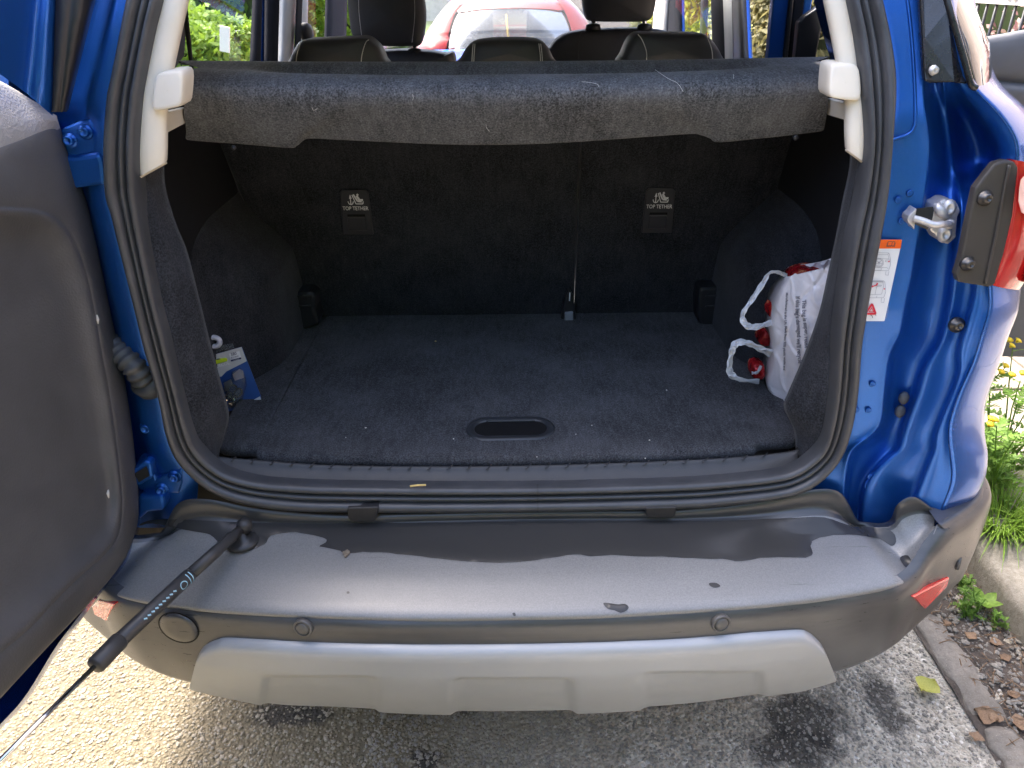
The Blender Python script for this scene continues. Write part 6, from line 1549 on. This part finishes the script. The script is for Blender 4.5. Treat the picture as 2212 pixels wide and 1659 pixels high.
HG1 = leaf_mat('hedge_bright', (0.10, 0.20, 0.02), (0.30, 0.42, 0.05), 3); HG2 = leaf_mat('hedge_dark', (0.05, 0.11, 0.03), (0.16, 0.26, 0.06), 3); HG3 = leaf_mat('hedge_yellow', (0.16, 0.20, 0.03), (0.42, 0.42, 0.08), 4); HG4 = leaf_mat('bush_olive', (0.13, 0.12, 0.05), (0.30, 0.27, 0.11), 5)
hedge('rounded_bush', -4.4, -2.75, 7.9, 9.5, 1.16, 'bright rounded bush seen through the left rear window', HG1, 15000, 1, 0.22, 0.05, 'bush')
hedge('clipped_hedge', -9.5, -3.2, 12.0, 13.4, 1.75, 'tall clipped hedge behind the rounded bush, seen through left window', HG2, 16000, 2, 0.15, 0.08)
hedge('clipped_hedge', -3.6, -2.4, 14.0, 20.0, 1.35, 'hedge with sunlit top seen between left pillar and front headrest', HG1, 9000, 3, 0.15, 0.08)
hedge('flowering_hedge', 2.35, 3.3, 7.0, 16.0, 1.75, 'yellow green hedge along the pavement seen through the right windows', HG3, 22000, 4, 0.2, 0.06)
hedge('garden_bush', 1.95, 2.75, 5.4, 6.8, 1.7, 'olive bush seen past the right rear headrest', HG4, 9000, 5, 0.2, 0.05, 'bush')
lawn = tag(sheet('far_lawn', -60, -2.3, 6.5, 60, 0.03, leaf_mat('lawn', (0.10, 0.20, 0.02), (0.24, 0.36, 0.05), 2, 0.0)), kind='structure')
# white labels standing by the bush
box_l = tag(box('garden_sign', (-2.62, 7.6, 1.0), (0.09, 0.02, 0.22), CWHITE, None, bevel=0.003, rot=Matrix.Rotation(R(12), 3, 'Y')), 'small pale board standing in front of the rounded bush', 'sign')
tag(box_l, None, None)
# iron railing with a white rail and scrolls, right
IRON = plain('black_iron', (0.015, 0.015, 0.017), 0.45); WRAIL = plain('white_painted_rail', (0.78, 0.77, 0.74), 0.5, var=0.06); WALLM = stone_mat('garden_wall_render', (0.42, 0.36, 0.27), (0.58, 0.50, 0.38), 12, 0.004)
FX = 2.62
fence = empty('iron_railing', (FX, 4.5, 0.5), 'black iron railing with white rail and scrolls on a low wall, top right', 'railing')
def raily(px): return FX / ray(px, 40).x * ray(px, 40).y
for i in range(44):
    y = 3.4 + i * 0.085
    tube('baluster', [Vector((FX, y, 0.86)), Vector((FX, y, 1.325))], 0.008, IRON, fence, k=6)
box('rail', (FX, 5.2, 1.335), (0.03, 3.8, 0.028), WRAIL, fence, bevel=0.003); box('rail', (FX, 5.2, 0.88), (0.03, 3.8, 0.02), IRON, fence, bevel=0.003)
box('rail', (FX, 5.2, 1.52), (0.03, 3.8, 0.026), WRAIL, fence, bevel=0.003)
for i in range(22):
    y0_ = 3.45 + i * 0.17
    tube('scroll', [Vector((FX, y0_ + 0.06 * math.cos(t) * (1 - t / 12), 1.43 + 0.065 * math.sin(t) * (1 - t / 12))) for t in np.linspace(0, 9, 26)], 0.006, IRON if i % 3 else WRAIL, fence, k=5)
tube('brace', [Vector((FX - 0.02, 3.95, 1.52)), Vector((FX - 0.02, 4.25, 1.345))], 0.011, WRAIL, fence, k=6); tube('brace', [Vector((FX - 0.02, 4.55, 1.52)), Vector((FX - 0.02, 4.28, 1.345))], 0.011, WRAIL, fence, k=6)
gw = tag(box('garden_wall', (FX + 0.02, 5.4, 0.43), (0.24, 4.4, 0.86), WALLM, None, bevel=0.02), 'low rendered garden wall carrying the iron railing', 'wall')
hedge('flower_bed', 2.95, 3.9, 3.6, 6.6, 1.55, 'pink flowering shrub behind the iron railing', leaf_mat('pink_shrub', (0.12, 0.16, 0.05), (0.55, 0.22, 0.30), 16), 6000, 7, 0.2, 0.04, 'shrub')
# houses along the right side and far ahead
BRICKH = stone_mat('pinkish_render', (0.50, 0.40, 0.33), (0.60, 0.49, 0.41), 4, 0.003); ROOFT = plain('roof_tiles', (0.16, 0.09, 0.07), 0.8, var=0.2)
def house(x0, x1, y0, y1, h, mat, label, face='left'):
    r = empty('house', ((x0 + x1) / 2, (y0 + y1) / 2, 0), label, 'house')
    box('wall', ((x0 + x1) / 2, (y0 + y1) / 2, h / 2), (x1 - x0, y1 - y0, h), mat, r, bevel=0)
    xm = (x0 + x1) / 2; V = [(x0 - 0.3, y0 - 0.2, h), (x1 + 0.3, y0 - 0.2, h), (xm, y0 - 0.2, h + 2.2), (x0 - 0.3, y1 + 0.2, h), (x1 + 0.3, y1 + 0.2, h), (xm, y1 + 0.2, h + 2.2)]
    mesh('roof', V, [(0, 1, 2), (3, 5, 4), (0, 2, 5, 3), (1, 4, 5, 2), (0, 3, 4, 1)], ROOFT, r, smooth=False)
    for j in range(2):
        for i in range(max(1, int((y1 - y0) // 2.6))):
            yy = y0 + 1.4 + i * 2.6; zz = 1.5 + j * 2.6; xx = x0 if face == 'left' else x1
            w = box('window', (xx, yy, zz), (0.10, 1.2, 1.2), WRAIL, r, bevel=0.01); box('pane', (xx + (-0.03 if face == 'left' else 0.03), yy, zz), (0.10, 1.04, 1.04), QGL, w, bevel=0.0)
    return r
house(6.0, 13, -10, 18, 5.2, BRICKH, 'pinkish rendered house behind the railing on the right')
house(-4.6, 2.2, 30, 38, 5.2, stone_mat('white_render', (0.66, 0.66, 0.64), (0.76, 0.76, 0.74), 6, 0.003), 'white rendered house far ahead beyond the red car', 'left')

house(-19, -12, -16, 26, 5.6, stone_mat('buff_render', (0.36, 0.31, 0.25), (0.46, 0.40, 0.33), 5, 0.003), 'unseen buff terrace of houses added across the street to cut low sky light', 'right')  # terrace added out of view to lower the light from the left
def light_cutting_tree(x, y, h, cr, label, seed):  # trees added out of view to cut low sky light on the car
    q = random.Random(seed); r = empty('light_cutting_tree', (x, y, 0), label, 'tree', 'added trees behind the viewer that cut low sky light'); B0 = Vector((x, y, 0))
    mb = MB().add(tube_data([B0, B0 + Vector((0.05, 0, h * 0.25)), B0 + Vector((0, 0.1, h * 0.5)), B0 + Vector((0.1, 0, h * 0.85))], [0.24, 0.19, 0.14, 0.04], 10))
    for i in range(7):
        a = i * 0.9; z = h * (0.3 + 0.07 * i)
        mb.add(tube_data([B0 + Vector((0, 0, z)), B0 + Vector((math.cos(a) * cr * 0.4, math.sin(a) * cr * 0.4, z + 0.5)), B0 + Vector((math.cos(a) * cr * 0.8, math.sin(a) * cr * 0.8, z + 1.0))], [0.08, 0.05, 0.015], 6))
    mb.build('trunk', DRYL, r); V, F = [], []
    cl = [(Vector((q.gauss(0, 0.5) * cr, q.gauss(0, 0.5) * cr, h * (0.22 + 0.72 * q.random()))), cr * q.uniform(0.3, 0.55)) for _ in range(34)]
    for i in range(6500):
        c, rr_ = cl[q.randrange(34)]; d = Vector((q.gauss(0, 1), q.gauss(0, 1), q.gauss(0, 1))).normalized() * rr_ * q.random() ** 0.33
        p = B0 + c + d; a = Vector((q.gauss(0, 1), q.gauss(0, 1), q.gauss(0, 1))).normalized(); b2 = a.orthogonal().normalized(); s_ = q.uniform(0.12, 0.26); k = len(V)
        V += [tuple(p - a * s_), tuple(p - b2 * s_ * 0.5), tuple(p + a * s_), tuple(p + b2 * s_ * 0.5)]; F.append((k, k + 1, k + 2, k + 3))
    raw_mesh('crown', V, F, HG2, r); return r
light_cutting_tree(-3.8, -6.5, 4.8, 2.0, 'unseen leafy tree added to cut low sky light, on the road side', 61)
light_cutting_tree(0.6, -8.5, 5.6, 2.4, 'unseen leafy tree added straight behind the viewer to cut low sky light', 62)
light_cutting_tree(4.2, -5.5, 4.8, 2.0, 'unseen leafy tree added to cut low sky light, on the pavement side', 63)
# ---------------------------------------------------------------- red hatchback parked ahead
RED = paint('red_paint', (0.55, 0.02, 0.02), 0.1, 0.3, 0.05)
rc = empty('red_car', (0.02, 6.6, 0), 'red hatchback parked ahead, seen through the windscreen', 'car')
RX = 0.03
def rrow(y, z, hw_, round_=0.12):
    return [Vector((RX + hw_ * k, y + round_ * abs(k) ** 3 * 1.0, z - 0.03 * abs(k) ** 3)) for k in (-1, -0.9, -0.7, -0.35, 0, 0.35, 0.7, 0.9, 1)]
rr = [rrow(6.15, 0.28, 0.80), rrow(6.10, 0.45, 0.84), rrow(6.10, 0.62, 0.855), rrow(6.16, 0.70, 0.86), rrow(6.20, 0.80, 0.86), rrow(6.22, 0.92, 0.84), rrow(6.26, 0.985, 0.80)]
grid('tailgate', rr, RED, rc, sub=1)
# rear window surround: a red ring round the glass
gz0, gz1 = 0.985, 1.335
gl = [rrow(6.27, 0.985, 0.50, 0.08), rrow(6.36, 1.09, 0.49, 0.08), rrow(6.46, 1.20, 0.455, 0.08), rrow(6.52, 1.265, 0.41, 0.08)]
RGL = glass_mat('rear_screen_glass', (0.62, 0.72, 0.70), 0.0, 0.22, 1.0)
grid('rear_screen', gl, RGL, rc, sub=1)
for s in (-1, 1):
    pil = [[Vector((RX + s * a_, y, z)) for a_, y, z in ((w0, y0_ + 0.09, z_), (w0 + 0.02, y0_ + 0.085, z_), (w1, y0_ + 0.16, z_), (w1 + 0.01, y0_ + 0.5, z_))] for w0, w1, y0_, z_ in ((0.50, 0.76, 6.26, 0.98), (0.49, 0.68, 6.36, 1.09), (0.455, 0.60, 6.46, 1.20), (0.41, 0.53, 6.53, 1.275), (0.35, 0.46, 6.62, 1.33))]
    grid('rear_pillar', pil, RED, rc, sub=1)
    ll = [[Vector((RX + s * a_, y, z)) for a_, y in ((0.53, 6.29), (0.59, 6.29), (0.68, 6.34), (0.74, 6.45))] for z in (0.86, 0.92, 0.98, 1.03, 1.08)]
    for r_, k in zip(ll, (0, 0, 0, 0.35, 0.75)):
        for p in r_: p.x -= s * 0.09 * k; p.y += 0.12 * k
    lm = grid('tail_lamp', [[p + Vector((0, -0.02, 0)) for p in r_] for r_ in ll], REDL, rc, sub=1)
    mesh('reversing_lamp', [Vector((RX + s * a_, y - 0.03, z)) for a_, y, z in ((0.56, 6.27, 0.93), (0.63, 6.295, 0.93), (0.60, 6.29, 1.0), (0.55, 6.28, 1.0))], [(0, 1, 2, 3)], PALEL, lm, smooth=False)
grid('roof', [rrow(6.51, 1.262, 0.43, 0.08), rrow(6.57, 1.30, 0.44, 0.08), rrow(6.8, 1.35, 0.46, 0.05), rrow(7.4, 1.37, 0.46, 0.02), rrow(8.2, 1.33, 0.45, 0)], RED, rc, sub=1)
for s in (-1, 1):
    grid('body_side', [[Vector((RX + s * (0.86 - 0.05 * (z > 0.9)), y, z)) for y in (6.2, 6.6, 7.5, 8.5, 9.6)] for z in (0.28, 0.5, 0.8, 0.98)], RED, rc, sub=1)
grid('front_screen', [rrow(8.25, 1.31, 0.45, 0), rrow(8.9, 1.0, 0.62, 0)], RGL, rc)
grid('bonnet', [rrow(8.9, 0.98, 0.75, 0), rrow(9.4, 0.92, 0.75, 0), rrow(9.75, 0.75, 0.7, 0), rrow(9.8, 0.3, 0.7, 0)], RED, rc, sub=1)
for x in (-0.38, 0.38):
    box('seat_back', (RX + x, 7.4, 0.95), (0.46, 0.16, 0.55), LEATHER, rc, bevel=0.05, bseg=3); box('headrest', (RX + x, 7.42, 1.29), (0.26, 0.1, 0.15), LEATHER, rc, bevel=0.04, bseg=3)
tube('wiper', [Vector((RX, 6.245, 0.99)), Vector((RX - 0.02, 6.33, 1.10)), Vector((RX - 0.03, 6.44, 1.22))], 0.008, STRAW, rc, k=6)
box('number_plate', (RX, 6.085, 0.74), (0.52, 0.012, 0.11), LIME, rc, bevel=0.002)
for sx_ in (-1, 1):
    for yy in (6.9, 9.2):
        wh = lathe('wheel', [(0.18, -0.02), (0.20, 0), (0.27, 0), (0.295, 0.03), (0.298, 0.09), (0.295, 0.15), (0.27, 0.18), (0.20, 0.18)], (RX + sx_ * 0.68, yy, 0.30), (sx_, 0, 0), TYRE, rc, k=30)
        lathe('rim', [(0.195, 0.03), (0.19, 0.17), (0.05, 0.15), (0, 0.15)], (RX + sx_ * 0.68, yy, 0.30), (sx_, 0, 0), ALLOY, wh, k=24)
